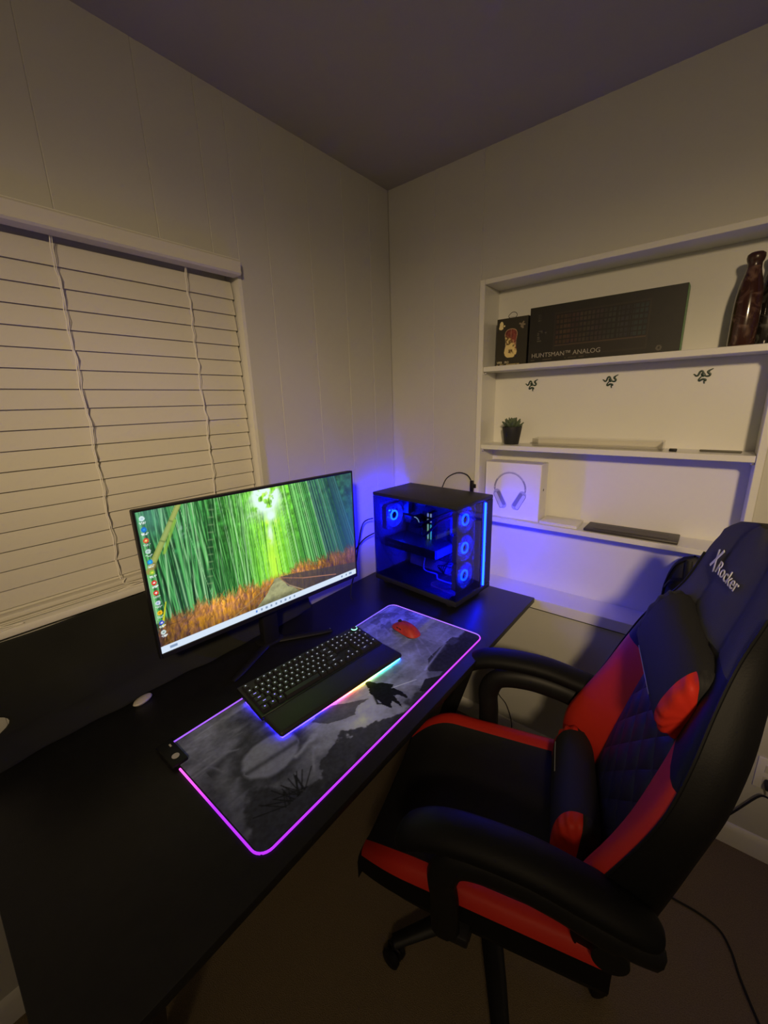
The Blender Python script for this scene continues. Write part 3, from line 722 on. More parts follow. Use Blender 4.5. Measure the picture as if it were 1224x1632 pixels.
# start after the controller box at the back near corner, run round to it again
start = min(range(len(rr)), key=lambda i: (rr[i][0] - (MX0 + .03)) ** 2 + (rr[i][1] - MY0) ** 2)
path = [rr[(start + i) % len(rr)] for i in range(len(rr) + 1)]
dense = []
for a, b in zip(path[:-1], path[1:]):
    l = math.hypot(b[0] - a[0], b[1] - a[1]); k = max(1, int(l / .012))
    dense += [(a[0] + (b[0] - a[0]) * i / k, a[1] + (b[1] - a[1]) * i / k) for i in range(k)]
dense = [p for p in dense if not (p[1] < MY0 + .012 and p[0] < .378) and not (p[0] < MX0 + .008 and p[1] < MY0 + .02)]
jmp = max(range(len(dense)), key=lambda i: (dense[i][0] - dense[i - 1][0]) ** 2 + (dense[i][1] - dense[i - 1][1]) ** 2)
dense = dense[jmp:] + dense[:jmp]
m = MB(); m.tube([(x, y, MZ + .0036) for x, y in dense], .0024, 8)
lo = m.build('light_strip', LED, mm)
ca = lo.data.color_attributes.new('glow', 'FLOAT_COLOR', 'POINT')
for i, v in enumerate(lo.data.vertices):
    x, y, _ = v.co
    if y < MY0 + .01:
        s = max(0, 1 - (x - .37) / .16); c = (.42 + .9 * s, .018 + .13 * s, .95 + .1 * s)
    elif x > MX1 - .01:
        s = (y - MY0) / (MY1 - MY0); c = (.44 + .12 * s, .02 + .02 * s, .98)
    elif x < MX0 + .01: c = (.30, .10, .85) if y < -1.0 else (.17, .12, .95)
    else: c = (.30, .14, .95)
    ca.data[i].color = (*c, 1)
m = MB(); m.rbox(MX0 - .008, .372, MY0 - .012, MY0 + .026, MZ + .0045, MZ + .014, .004); cb = m.build('control_box', PLASTIC, mm)
MB().lathe([(.001, 0), (.0085, 0), (.0085, .0006), (.001, .0008)], 18, (.346, MY0 + .008, MZ + .0141)).build('emblem', mat('pale_print', (.55, .52, .47), .5), cb)
MB().rbox(.300, .310, MY0 + .012, MY0 + .016, MZ + .0141, MZ + .0148, .0002, 1).build('label_mark', MATS['pale_print'], cb)

# ================================================================== KEYBOARD
krz = math.radians(84.5)
kb = thing('gaming_keyboard', 'full-size black keyboard with lit legends lying on the mat', 'keyboard', (.436, -.894, MZ + .0042), krz)
tilt = math.radians(6.0); MT = Matrix.Translation((0, 0, .014)) @ Matrix.Rotation(tilt, 4, 'X')
m = MB(); m.rbox(-.2235, .2235, .0, .139, -.010, .0035, .004, 2, M=MT)
m.rbox(-.215, -.16, .11, .13, 0.0, .018, .003, 1); m.rbox(.16, .215, .11, .13, 0.0, .018, .003, 1); m.rbox(-.21, .21, .004, .012, 0, .006, .002, 1)
m.build('keyboard_body', PLASTIC, kb)
MB().rbox(-.2225, .2225, .0012, .1378, .0036, .0046, .001, 1, M=MT).build('top_plate', mat('anodised_plate', (.02, .02, .022), .35, .3), kb)
KEY = mat('keycap', (.022, .022, .025), .42)
LEGW = mat('legend_white', (.2, .2, .2), .5, emit=(.75, .82, .95), strength=.5)
LEGB = mat('legend_blue', (.2, .2, .2), .5, emit=(.30, .25, 1.0), strength=1.2)
u = .01905; key_cache = {}
def keymesh(wu, hu, leg):
    kk = (wu, hu, leg)
    if kk in key_cache: return key_cache[kk]
    m = MB(); a, b = wu * u / 2 - .0006, hu * u / 2 - .0006; ta, tb = a - .0028, b - .0028; h = .0092
    vs = [(-a, -b, 0), (a, -b, 0), (a, b, 0), (-a, b, 0), (-ta, -tb + .0008, h), (ta, -tb + .0008, h), (ta, tb + .001, h + .0006), (-ta, tb + .001, h + .0006)]
    m.add(vs, [(0, 3, 2, 1), (0, 1, 5, 4), (1, 2, 6, 5), (2, 3, 7, 6), (3, 0, 4, 7), (4, 5, 6, 7)])
    lw = .0019 if wu <= 1.3 else .0040
    if wu < 4:
        if wu <= 1.3: m.box(-lw, lw, .0004, .0034, h + .0004, h + .0009, 1)
        else: m.box(-lw, lw, .0008, .0026, h + .0004, h + .0009, 1)
    me = m.mesh('keycap', [KEY, LEGW if leg == 0 else LEGB], 30); key_cache[kk] = me
    return me
rows = [
    (5.25, [(0, 1), (2, 1), (3, 1), (4, 1), (5, 1), (6.5, 1), (7.5, 1), (8.5, 1), (9.5, 1), (11, 1), (12, 1), (13, 1), (14, 1), (15.25, 1), (16.25, 1), (17.25, 1)]),
    (4, [(i, 1) for i in range(13)] + [(13, 2), (15.25, 1), (16.25, 1), (17.25, 1), (18.5, 1), (19.5, 1), (20.5, 1), (21.5, 1)]),
    (3, [(0, 1.5)] + [(1.5 + i, 1) for i in range(12)] + [(13.5, 1.5), (15.25, 1), (16.25, 1), (17.25, 1), (18.5, 1), (19.5, 1), (20.5, 1)]),
    (2, [(0, 1.75)] + [(1.75 + i, 1) for i in range(11)] + [(12.75, 2.25), (18.5, 1), (19.5, 1), (20.5, 1)]),
    (1, [(0, 2.25)] + [(2.25 + i, 1) for i in range(10)] + [(12.25, 2.75), (16.25, 1), (18.5, 1), (19.5, 1), (20.5, 1)]),
    (0, [(0, 1.25), (1.25, 1.25), (2.5, 1.25), (3.75, 6.25), (10, 1.25), (11.25, 1.25), (12.5, 1.25), (13.75, 1.25), (15.25, 1), (16.25, 1), (17.25, 1), (18.5, 2), (20.5, 1)])]
X0 = -.2143; Y0 = .0085
def place_key(x, wu, y, hu=1):
    leg = 1 if (x < 2.6 and y < 2.5) or (x < .5 and y < 4) else 0
    P = MT @ Vector((X0 + (x + wu / 2) * u, Y0 + (y + hu / 2) * u, .0048))
    link('keycap', keymesh(wu, hu, leg), kb, P, (tilt, 0, 0))
for y, ks in rows:
    for x, wu in ks: place_key(x, wu, y)
place_key(21.5, 1, 2, 2); place_key(21.5, 1, 0, 2)
for i in range(3):
    P = MT @ Vector((X0 + (18.75 + i * .85) * u, Y0 + 5.8 * u, .0046)); mk = MB().rbox(-.006, .006, -.0035, .0035, 0, .0026, .0012, 1); mk.box(-.002, .002, -.001, .001, .0024, .0030, 1); mk.build('media_button', [KEY, LEGW], kb, P, (tilt, 0, 0))
P = MT @ Vector((X0 + 21.7 * u, Y0 + 5.85 * u, .0046))
dl = MB().lathe([(.0085, 0), (.0095, .001), (.0095, .010), (.008, .0115), (.001, .0115)], 28).build('volume_dial', mat('knurled_metal', (.05, .05, .055), .35, .7), kb, P, (tilt, 0, 0))
DG = mat('dial_light', (.1, .2, .15), .4, emit=(.28, .95, .62), strength=2.2)
MB().tube([(.0103 * math.cos(a), .0103 * math.sin(a), .0085) for a in [PI * (.95 + .85 * i / 16) for i in range(17)]], .0016, 6).build('light_ring', DG, dl)
MB().lathe([(.001, 0), (.0028, 0), (.0028, .001), (.001, .0014)], 12, (.014, .006, .004)).build('light_dot', DG, dl)
# underglow round the keyboard edges and the padded rest
wr = thing('wrist_rest', 'padded black wrist rest along the front of the keyboard', 'wrist rest', (.436, -.894, MZ + .0042), krz)
LEATH = mat('black_leatherette', (.014, .014, .015), .48, bump=.2, bscale=400, spec=.5)
m = MB(); m.rbox(-.212, .215, -.077, -.0012, .0008, .0072, .002, 2); m.build('rest_base', PLASTIC, wr)
m = MB(); m.rbox(-.2215, .2215, -.089, -.0018, .0072, .0235, .008, 4); m.build('rest_pad', LEATH, wr)
UG = mat('underglow', (.1, .1, .1), .4, emit_attr='glow', strength=9.0)
def glow_tube(pts, col, parent):
    m = MB(); P = cat(pts, 10); m.tube(P, .0016, 6); o = m.build('underglow_strip', UG, parent)
    ca = o.data.color_attributes.new('glow', 'FLOAT_COLOR', 'POINT'); n = len(P)
    for i in range(len(o.data.vertices)): ca.data[i].color = (*col(min(1, (i // 6) / (n - 1))), 1)
    return o
def hue(t):
    ks = [(0, (.05, .03, 2.2)), (.30, (.08, .04, 1.6)), (.40, (.8, .05, .5)), (.52, (2.2, .22, .10)), (.64, (1.3, 1.2, .12)), (.74, (.2, 2.2, .7)), (.88, (.1, 1.7, 1.5)), (1, (.05, .4, 2.))]
    for (a, ca), (b, cb) in zip(ks[:-1], ks[1:]):
        if t <= b: s = (t - a) / (b - a); return tuple(x + (y - x) * s for x, y in zip(ca, cb))
    return ks[-1][1]
glow_tube([(-.215, -.0812, .003), (0, -.0812, .003), (.217, -.0812, .003)], hue, wr)
glow_tube([(-.2145, -.078, .003), (-.2145, -.045, .003), (-.2145, -.004, .003)], lambda t: (.06, .03, 2.4), wr)
glow_tube([(-.217, .012, .0015), (-.217, .06, .0035), (-.217, .10, .005)], lambda t: (.10, .04, 2.0), kb)

# ================================================================== MOUSE
ms = thing('computer_mouse', 'red patterned computer mouse on the far end of the mat', 'mouse', (.455, -.538, MZ + .0042), math.radians(168))
RED = mat('red_camo', (.50, .035, .03), .5, var=.75, vscale=42)
def mouse_fn(u, v):   # x forward (front +), rounded
    a = 2 * PI * v; t = u
    r = (max(0, 1 - (1 - t) ** 2 if t < .999 else 1)) ** .5
    hx, hy = .0625, .0305
    ca, sa = math.cos(a), math.sin(a); e = .78
    x = hx * r * math.copysign(abs(ca) ** e, ca); y = hy * r * math.copysign(abs(sa) ** e, sa)
    y *= 1 - .10 * math.cos(x / hx * PI) * .6 + .02
    hump = .036 * (1 - .28 * ((x + .012) / hx) ** 2) - .005
    z = .003 + (hump - .003) * (1 - (r) ** 3.2)
    return (x, y, z)
def mfn(u, v): return mouse_fn(u, v)
m = MB(); m.grid(mfn, 18, 40); m.build('shell', RED, ms, weld=True, angle=80)
MB().prism(round_rect(-.058, .058, -.028, .028, .022), .0005, .0031).build('mouse_base', PLASTIC, ms)
MB().cyl((.032, -.0035, .0235), (.032, .0035, .0235), .0075, n=18).build('scroll_wheel', RUBBER, ms)
m = MB(); m.tube([(x, 0, mouse_fn(1 - math.sqrt(max(0, 1 - (x / .0625) ** 2)) if False else .5, 0)[2] * 0 + .0315 - .0095 * ((x + .012) / .0625) ** 2 * 1.05 - .0005 - (.011 * max(0, (x - .035) / .0275) ** 2)) for x in np.linspace(.004, .052, 12)], .0007, 5); m.build('button_seam', RUBBER, ms)
m = MB()
for q in (-.004, .010): m.rbox(q, q + .012, .0262, .0295, .014, .0185, .0015, 1)
m.build('side_button', RUBBER, ms)

# small pale thing at the back of the desk
o = MB().lathe([(.001, 0), (.020, .0005), (.024, .005), (.022, .009), (.012, .0125), (.001, .013)], 20, M=Matrix.Diagonal((.62, 1.15, 1))).build('pale_oval', mat('pale_plastic', (.55, .52, .46), .5), None, (.066, -1.272, DZ + .0004), (0, 0, .25))
tag(o, 'small pale oval object lying at the back of the desk left of the mat', 'case')

# ================================================================== SHELF OBJECTS
# keyboard retail box
def paint_kbox():
    W, Hh = 260, 100
    U, V = np.meshgrid(np.linspace(0, 1, W), np.linspace(0, 1, Hh)); n = fbm(Hh, W, 8, 20, 4)
    img = np.ones((Hh, W, 3)) * np.array((.135, .125, .105)) + .03 * (n - .5)[..., None]
    a, b, c, d = .20, .80, .30, .83
    img = mixc(img, ((U > a - .012) & (U < b + .012) & (V > .09) & (V < d + .03)) * .55, (.22, .18, .15))
    img = mixc(img, ((U > a) & (U < b) & (V > c) & (V < d)) * .9, (.10, .085, .075))
    cu = (U - a) / (b - a) * 22; cv = (V - c) / (d - c) * 6
    ins = (U > a) & (U < b) & (V > c) & (V < d)
    cap = (np.abs(cu % 1 - .5) < .36) & (np.abs(cv % 1 - .5) < .34) & ins & ~((np.abs(cu - 15.2) < .25) | (np.abs(cu - 18.4) < .2))
    hues = np.stack([.30 - .14 * cu / 22, .20 + .02 * np.sin(cu), .15 + .07 * cu / 22], -1)
    img = np.where(cap[..., None], hues * (.85 + .5 * (n - .5)[..., None]), img)
    img = mixc(img, ((U > a) & (U < b) & (V > .12) & (V < c - .02)) * .8, (.14, .12, .10))
    img = mixc(img, np.exp(-((V - .29) / .012) ** 2) * (U > a) * (U < b) * .6, (.40, .30, .24))
    for v in (.57, .54, .51, .47, .44, .40): img = mixc(img, (np.abs(V - v) < .009) & (U > .065) & (U < .10 + .035 * ((v * 37) % 1)) & (n > .42), (.34, .32, .29))
    for v in (.86, .83, .80, .76): img = mixc(img, (np.abs(V - v) < .008) & (np.abs(U - .075) < .012) & (np.sin(U * 900) > -.3), (.30, .28, .25))
    D = np.hypot((U - .885) * 2.6, V - .085); img = mixc(img, (D < .045) & (D > .018), (.34, .32, .29)); 
    img = mixc(img, (np.abs(V - .055) < .006) & (U > .02) & (U < .45) & (n > .5), (.30, .27, .24))
    return img
GREY_PRINT = mat('grey_print', (.38, .35, .32), .5)
bx = thing('keyboard_box', 'wide black keyboard box with green end standing on the top shelf', 'box', (.627, .034, S1))
bw, bd, bh = .470, .058, .192
CARD = mat('black_card', (.018, .017, .015), .45); GREEN = mat('green_card', (.06, .26, .05), .5)
m = MB(); m.box(0, bw, 0, bd, 0, bh)
m.build('carton', CARD, bx)
MB().box(bw + .0002, bw + .0012, .0004, bd - .0004, .0004, bh - .0004).build('end_panel', GREEN, bx)
MB().box(.0, bw, .0005, bd, bh + .0002, bh + .0008).build('top_flap', mat('dark_green_card', (.03, .09, .025), .5), bx)
print_mesh('front_print', paint_kbox(), (.0006, -.0006, .0006), (bw - .0012, 0, 0), (0, 0, bh - .0012), PRINT, bx)
Mb = basis((.013, -.0010, .020), (1, 0, 0), (0, 0, 1))
text_mesh('HUNTSMAN™ ANALOG', .0215, GREY_PRINT, bx, 'lettering', Mb, sx=1.0)
# mouse retail box
def paint_mbox():
    W, Hh = 100, 140
    U, V = np.meshgrid(np.linspace(0, 1, W), np.linspace(0, 1, Hh)); n = fbm(Hh, W, 16, 12, 4); n2 = fbm(Hh, W, 24, 16, 3)
    img = np.ones((Hh, W, 3)) * np.array((.20, .185, .145))
    X = (U - .475) * .122; Y = (V - .475) * .172
    hw = .0245 - .0035 * np.cos(Y / .047 * PI) ; D = (np.abs(X) / hw) ** 2.6 + (np.abs(Y) / .052) ** 4.0
    ins = D < 1
    red = np.stack([.46 + .35 * (n - .4), .20 + .25 * (n - .4), .17 + .2 * (n - .4)], -1)
    pale = np.stack([.93 - .5 * sst(.55, .7, n2), .84 - .5 * sst(.55, .7, n2), .58 - .4 * sst(.55, .7, n2)], -1)
    k = sst(-.01, .012, -Y - X * 1.1 + .012 + .03 * (n - .5))[..., None]
    img = np.where(ins[..., None], red * (1 - k) + pale * k, img)
    img = mixc(img, (np.abs(D - .93) < .09) * (Y > -.01) * .8, (.82, .72, .55))
    img = mixc(img, (np.abs(X) < .0008) & (Y > .02) & ins, (.75, .62, .5))
    for (cx, cy, rx, ry) in ((.145, .885, .060, .060), (.135, .815, .075, .040), (.125, .845, .050, .05), (.24, .848, .030, .018)):
        img = mixc(img, ((U - cx) / rx) ** 2 + ((V - cy) / ry) ** 2 < 1, (.97, .90, .66))
    for p, q in (((.74, .86), (.80, .845)), ((.80, .845), (.79, .80)), ((.86, .885), (.83, .85)), ((.83, .85), (.90, .83)), ((.79, .80), (.85, .77)), ((.85, .83), (.84, .79))):
        D2, t = seg_d(U, V * 1.4, (p[0], p[1] * 1.4), (q[0], q[1] * 1.4)); img = mixc(img, D2 < .022, (.55, .50, .42))
    img = mixc(img, (np.abs(V - .030) < .011) & (U > .03) & (U < .80) & (n > .40), (.70, .64, .45))
    return img
mb = thing('mouse_box', 'small black mouse box with hang loop beside the wide keyboard box', 'box', (.494, .045, S1))
w_, d_, h_ = .122, .05, .174
MB().box(0, w_, 0, d_, 0, h_).build('carton', CARD, mb)
print_mesh('front_print', paint_mbox(), (.0005, -.0006, .0005), (w_ - .001, 0, 0), (0, 0, h_ - .001), PRINT, mb)
text_mesh('VIPER', .0125, mat('cream_print', (.75, .68, .45), .5), mb, 'lettering', basis((.004, -.0010, .0095), (1, 0, 0), (0, 0, 1)), sx=.72)
text_mesh('PRO', .0125, MATS['cream_print'], mb, 'lettering', basis((.036, -.0010, .0095), (1, 0, 0), (0, 0, 1)), sx=.72)
MB().tube(cat([(.045, .02, h_ + .0008), (.036, .02, h_ + .010), (.050, .02, h_ + .0225), (.064, .02, h_ + .0205), (.070, .02, h_ + .010), (.062, .02, h_ + .0008)], 6), .0011, 5).build('hang_loop', mat('loop_cord', (.05, .045, .04), .7), mb)

# printed bottles
def paint_noise_bottle(name, dark, light):
    m_ = mat(name, dark, .16, coat=.6)
    nt = m_.node_tree; b = nt.nodes['Principled BSDF']; tc = nt.nodes.new('ShaderNodeTexCoord')
    n = nt.nodes.new('ShaderNodeTexNoise'); n.inputs['Scale'].default_value = 26; n.inputs['Detail'].default_value = 4; n.inputs['Distortion'].default_value = 1.2
    r = nt.nodes.new('ShaderNodeValToRGB'); r.color_ramp.elements[0].position = .50; r.color_ramp.elements[0].color = (*dark, 1); r.color_ramp.elements[1].position = .66; r.color_ramp.elements[1].color = (*light, 1)
    nt.links.new(tc.outputs['Object'], n.inputs['Vector']); nt.links.new(n.outputs['Fac'], r.inputs[0]); nt.links.new(r.outputs[0], b.inputs['Base Color'])
    return m_
def bottle(label, x, y, mt_, capm, hs=1.0):
    t = thing('drink_bottle', label, 'bottle', (x, y, S1), 0)
    prof = [(.018, 0), (.0295, .001), (.0312, .006), (.0312, .09), (.0303, .120), (.0275, .148), (.0230, .172), (.0185, .188), (.0165, .198), (.0160, .205)]
    MB().lathe([(r, z * hs) for r, z in prof], 40).build('bottle_body', mt_, t, angle=60)
    prof = [(.0160, .2052), (.0156, .213), (.0185, .219), (.0203, .227), (.0195, .235), (.014, .2395), (.001, .2405)]
    MB().lathe([(r, z * hs) for r, z in prof], 32).build('cap', capm, t, angle=60)
    return t
bottle('brown bottle with reddish wrap picture at the right end of top shelf', 1.240, .036, paint_noise_bottle('brown_wrap', (.045, .014, .009), (.16, .09, .065)), mat('brown_cap', (.045, .016, .010), .3, coat=.3))
bottle('darker bottle cut by the frame, right of the reddish brown bottle', 1.2885, .082, paint_noise_bottle('black_wrap', (.014, .012, .009), (.10, .10, .085)), mat('dark_cap', (.012, .010, .009), .3, coat=.3))

# snake-like emblem stickers on the back panel
EMB = mat('emblem_ink', (.020, .045, .028), .4)
def emblem(x, z, label):
    t = thing('emblem_sticker', label, 'sticker', (x, BD - .0022, z), 0, 'snake emblem stickers on the shelf back')
    k = .026
    def strand(pts, w0, w1, nm):
        P = cat([(a * k, 0, b * k) for a, b in pts], 7); n = len(P)
        m = MB(); m.tube(P, [(w0 * math.sin(PI * (.15 + .85 * (1 - i / (n - 1)) * .95)) + w1) * k for i in range(n)], 6, flat=.28, up=(0, -1, 0)); m.build(nm, EMB, t)
    q = lambda *p: [((a - 490) / 182, -(b - 1060) / 182) for a, b in p]
    strand(q((322, 1014), (345, 1012), (365, 1036), (390, 1047), (412, 1035), (425, 1000), (440, 962), (465, 945), (490, 962), (508, 1000), (530, 1042)), .085, .03, 'snake')
    strand(q((668, 906), (630, 925), (582, 955), (586, 985), (622, 1018), (616, 1050), (580, 1062), (525, 1046)), .085, .03, 'snake')
    strand(q((515, 1040), (480, 1058), (445, 1105), (436, 1138), (456, 1150), (500, 1124), (548, 1130), (560, 1150), (536, 1166), (546, 1218)), .085, .03, 'snake')
    strand(q((478, 985), (500, 1025), (530, 1058)), .16, .06, 'snake')
    strand(q((612, 945), (590, 965)), .07, .03, 'snake')
    return t
emblem(.616, 1.588, 'small dark snake emblem on shelf back, the one above the potted succulent')
emblem(.898, 1.588, 'small dark snake emblem at the middle of the shelf back')
emblem(1.162, 1.590, 'small dark snake emblem on shelf back, the one nearest the bottles')

# succulent
pt = thing('potted_succulent', 'small green succulent in a tapered dark pot on the middle shelf', 'plant', (.5685, .062, S2 + .0004), .3)
POT = mat('dark_pot', (.018, .018, .024), .55)
m = MB(); n = 24
prof = [(.0275, 0), (.0285, .001), (.0385, .066), (.0385, .070), (.0355, .070), (.0345, .058), (.001, .058)]
m.lathe(prof, 28); m.build('pot', POT, pt, angle=50)
LEAF = mat('succulent_leaf', (.10, .135, .085), .55, var=.3, vscale=60)
def leaf_mesh():
    m = MB()
    def fn(u, v):
        w = .0105 * math.sin(PI * min(1, .12 + u * .86)) ** .8 * (1 - .2 * u); y = (v - .5) * 2 * w
        return (u * .040, y, .010 * u * u + .004 * (abs(v - .5) * 2) ** 2 + .002)
    def fn2(u, v):
        x, y, z = fn(u, v); return (x, y, z - .0045 * math.sin(PI * min(1, .1 + u * .9)) * (1 - (abs(v - .5) * 2) ** 2) - .0006)
    m.grid(fn, 6, 4); m.grid(fn2, 6, 4)
    return m.mesh('leaf', LEAF, 70)
lme = leaf_mesh()
for ring, (nl, el, sc, zz, rr_) in enumerate(((9, .30, 1.0, .064, .008), (8, .55, .92, .070, .006), (7, .85, .78, .075, .004), (5, 1.15, .58, .079, .002), (3, 1.4, .36, .082, .0))):
    for i in range(nl):
        a = 2 * PI * (i + .5 * ring) / nl + random.uniform(-.12, .12)
        o = link('leaf', lme, pt, (rr_ * math.cos(a), rr_ * math.sin(a), zz), (0, -el + random.uniform(-.08, .08), a)); o.scale = (sc, sc * random.uniform(.9, 1.1), sc)

# clear tray with pale flat sheet, dongle and dark stick on the middle shelf
ACR = glass_mat('clear_plastic', (.975, .97, .955), .6); 
tr = thing('clear_plastic_tray', 'long low clear plastic tray along the middle shelf', 'tray', (.668, .022, S2 + .0004))
tw, td, th = .425, .07, .029
MB().box(0, tw, 0, td, 0, .002).build('tray_floor', ACR, tr)
m = MB(); m.box(0, tw, 0, .002, .0021, th); m.build('tray_wall', ACR, tr)
MB().box(0, tw, td - .002, td, .0021, th).build('tray_wall', ACR, tr)
MB().box(0, .002, .0021, td - .0021, .0021, th).build('tray_wall', ACR, tr); MB().box(tw - .002, tw, .0021, td - .0021, .0021, th).build('tray_wall', ACR, tr)
m = MB()
for (x0, x1, y0, y1) in ((0, tw, -.0006, .0022), (0, tw, td - .0022, td + .0006)): m.box(x0, x1, y0, y1, th + .0001, th + .0016)
m.build('tray_rim', mat('frosted_edge', (.75, .74, .68), .3), tr)
o = MB().rbox(-.0105, .0105, -.008, .008, 0, .0085, .002).build('usb_dongle', PLASTIC, None, (1.121, .030, S2 + .0004)); tag(o, 'tiny black block beside the right end of the clear tray', 'dongle')
m = MB(); m.rbox(-.052, .052, -.006, .006, 0, .006, .003)
o = m.build('dark_stick', mat('olive_grey', (.10, .095, .07), .5), None, (1.240, .060, S2 + .0004)); tag(o, 'slim dark stick lying at the right end of the middle shelf', 'stick')

# headphones box
def paint_hbox():
    N = 170
    U, V = np.meshgrid(np.linspace(0, 1, N), np.linspace(0, 1, N))
    img = np.ones((N, N, 3)) * np.array((.93, .93, .92))
    X = (U - .465); Y = V - .53
    # head band
    R = np.hypot(X / .285, Y / .305); a = np.arctan2(Y, X)
    band = (np.abs(R - 1) < .055) & (Y > -.01); img = mixc(img, band, (.66, .66, .70)); img = mixc(img, (np.abs(R - 1.03) < .022) & (Y > -.01), (.78, .78, .82)); img = mixc(img, (np.abs(R - 1.01) < .045) & (Y > .03) & (Y < .17), (.56, .56, .62))
    for s in (-1, 1):
        D, t = seg_d(X, Y, (s * .285, -.0), (s * .278, -.09)); img = mixc(img, D < .010, (.55, .55, .6))
        p, q = (s * .235, -.08), (s * .115, -.30)
        D, t = seg_d(X, Y, p, q); img = mixc(img, sst(.072, .062, D), (.70, .71, .77)); 
        D, t = seg_d(X, Y, (s * .262, -.11), (s * .150, -.325)); img = mixc(img, sst(.040, .034, D), (.80, .81, .86)); img = mixc(img, (np.abs(D - .036) < .006), (.55, .55, .62))
        D, t = seg_d(X, Y, (s * .205, -.08), (s * .095, -.275)); img = mixc(img, sst(.036, .028, D), (.50, .50, .57))
    return img
hb = thing('headphones_box', 'square white box with a headphones picture on the lowest shelf', 'box', (.481, .016, S3 + .0004))
hw_, hd_ = .234, .078; hh_ = .2335
WHITE = mat('white_card', (.80, .79, .77), .4)
MB().rbox(0, hw_, 0, hd_, 0, hh_, .002, 1).build('carton', WHITE, hb)
print_mesh('front_print', paint_hbox(), (.0025, -.0006, .0025), (hw_ - .005, 0, 0), (0, 0, hh_ - .005), PRINT, hb)
MB().lathe([(.001, 0), (.0052, 0), (.0052, .0005), (.001, .0006)], 14, (hw_ + .0003, .035, .128), M=Matrix.Rotation(PI / 2, 4, 'Y')).build('side_logo', mat('grey_ink', (.12, .12, .13), .5), hb)
o = thing('white_slim_case', 'flat white slab lying in front of the headphones box on the lowest shelf', 'slab', (.72, .052, S3 + .0004), 0)
MB().rbox(.001, .142, -.046, .050, .0, .007, .002).build('lower_half', WHITE, o); MB().rbox(.0, .143, -.048, .051, .0074, .0125, .002).build('upper_half', WHITE, o)
o = thing('dark_slim_slab', 'thin dark grey slab lying flat on the lowest shelf', 'slab', (.885, .048, S3 + .0004), 0)
MB().rbox(0, .29, -.042, .060, 0, .010, .003).build('slab_body', mat('space_grey', (.055, .048, .043), .45, .3), o)
MB().rbox(.03, .26, -.025, .030, .0102, .0112, .0004, 1).build('top_inlay', mat('grey_inlay', (.075, .065, .058), .5, .2), o)

# black bag on the ledge behind the chair
bg = thing('black_bag', 'rounded black bag with strap standing on the ledge behind the chair', 'bag', (1.225, .045, S4 + .0004), 0)
BAG = mat('bag_nylon', (.022, .021, .019), .6, var=.3, vscale=60, bump=.3, bscale=500)
def bag_fn(u, v):
    a = PI * v - PI / 2; zt = u
    z = .278 * zt; wx = .072 * (1 - max(0, (zt - .45) / .55) ** 2.4) ** .5 if zt < 1 else 0.002; wx = max(wx, .002)
    dy = .050 * (1 - .55 * zt ** 2) * (1 if zt < .97 else .5)
    th_ = 2 * PI * v; c, s_ = math.cos(th_), math.sin(th_); e = .6
    return (wx * math.copysign(abs(c) ** e, c), dy * math.copysign(abs(s_) ** e, s_), z)
m = MB(); m.grid(bag_fn, 22, 36); m.build('bag_body', BAG, bg, weld=True, angle=70)
MB().tube(cat([(-.066, -.040, .165), (-.052, -.047, .195), (-.02, -.050, .208), (.02, -.050, .208), (.055, -.046, .20)], 8), .006, 8, flat=.6).build('front_handle', PLASTIC, bg)
MB().tube(cat([(-.012, -.040, .272), (-.010, -.047, .24), (-.008, -.054, .19)], 6), .010, 6, flat=.3, up=(0, -1, 0)).build('strap', PLASTIC, bg)
MB().tube(cat([(-.069, -.026, .10), (-.068, -.028, .17), (-.050, -.026, .238), (-.02, -.020, .268)], 8), .0035, 6).build('piping', PLASTIC, bg)

# ================================================================== OUTLET AND CORDS
ot = thing('wall_outlet', 'white electrical outlet plate low on the wall behind the chair', 'outlet', (1.516, -.0005, .334))
MB().rbox(-.036, .036, -.006, 0, -.059, .059, .003).build('cover_plate', TRIM, ot)
for z in (-.022, .022): MB().rbox(-.016, .016, -.0078, -.0062, z - .014, z + .014, .0008, 1).build('socket_face', mat('ivory', (.62, .60, .54), .4), ot)
wc = thing('plugged_cable', 'black power cord plugged into the outlet, looping behind the chair and over the carpet', 'cord')
MB().rbox(1.505, 1.527, -.042, -.0085, .300, .322, .005).build('plug', RUBBER, wc)
MB().tube(cat([(1.516, -.040, .305), (1.520, -.042, .282), (1.500, -.022, .255), (1.46, -.018, .165), (1.42, -.018, .075), (1.385, -.05, .012), (1.30, -.10, .0050), (1.22, -.18, .0040), (1.20, -.27, .0040), (1.25, -.32, .0040), (1.32, -.325, .0040), (1.383, -.323, .0040), (1.436, -.335, .0040), (1.464, -.376, .0040), (1.483, -.435, .0040), (1.517, -.513, .0040), (1.56, -.60, .0040), (1.66, -.75, .0040), (1.90, -.95, .0040)], 8), .0032, 7).build('lead', RUBBER, wc)
cable('wall_lead', 'thin black wire hanging down the wall beyond the far armrest', [(.56, -.019, .45), (.585, -.018, .30), (.60, -.018, .212), (.640, -.018, .17), (.668, -.019, .10), (.675, -.024, .03), (.672, -.05, .005)], .002)

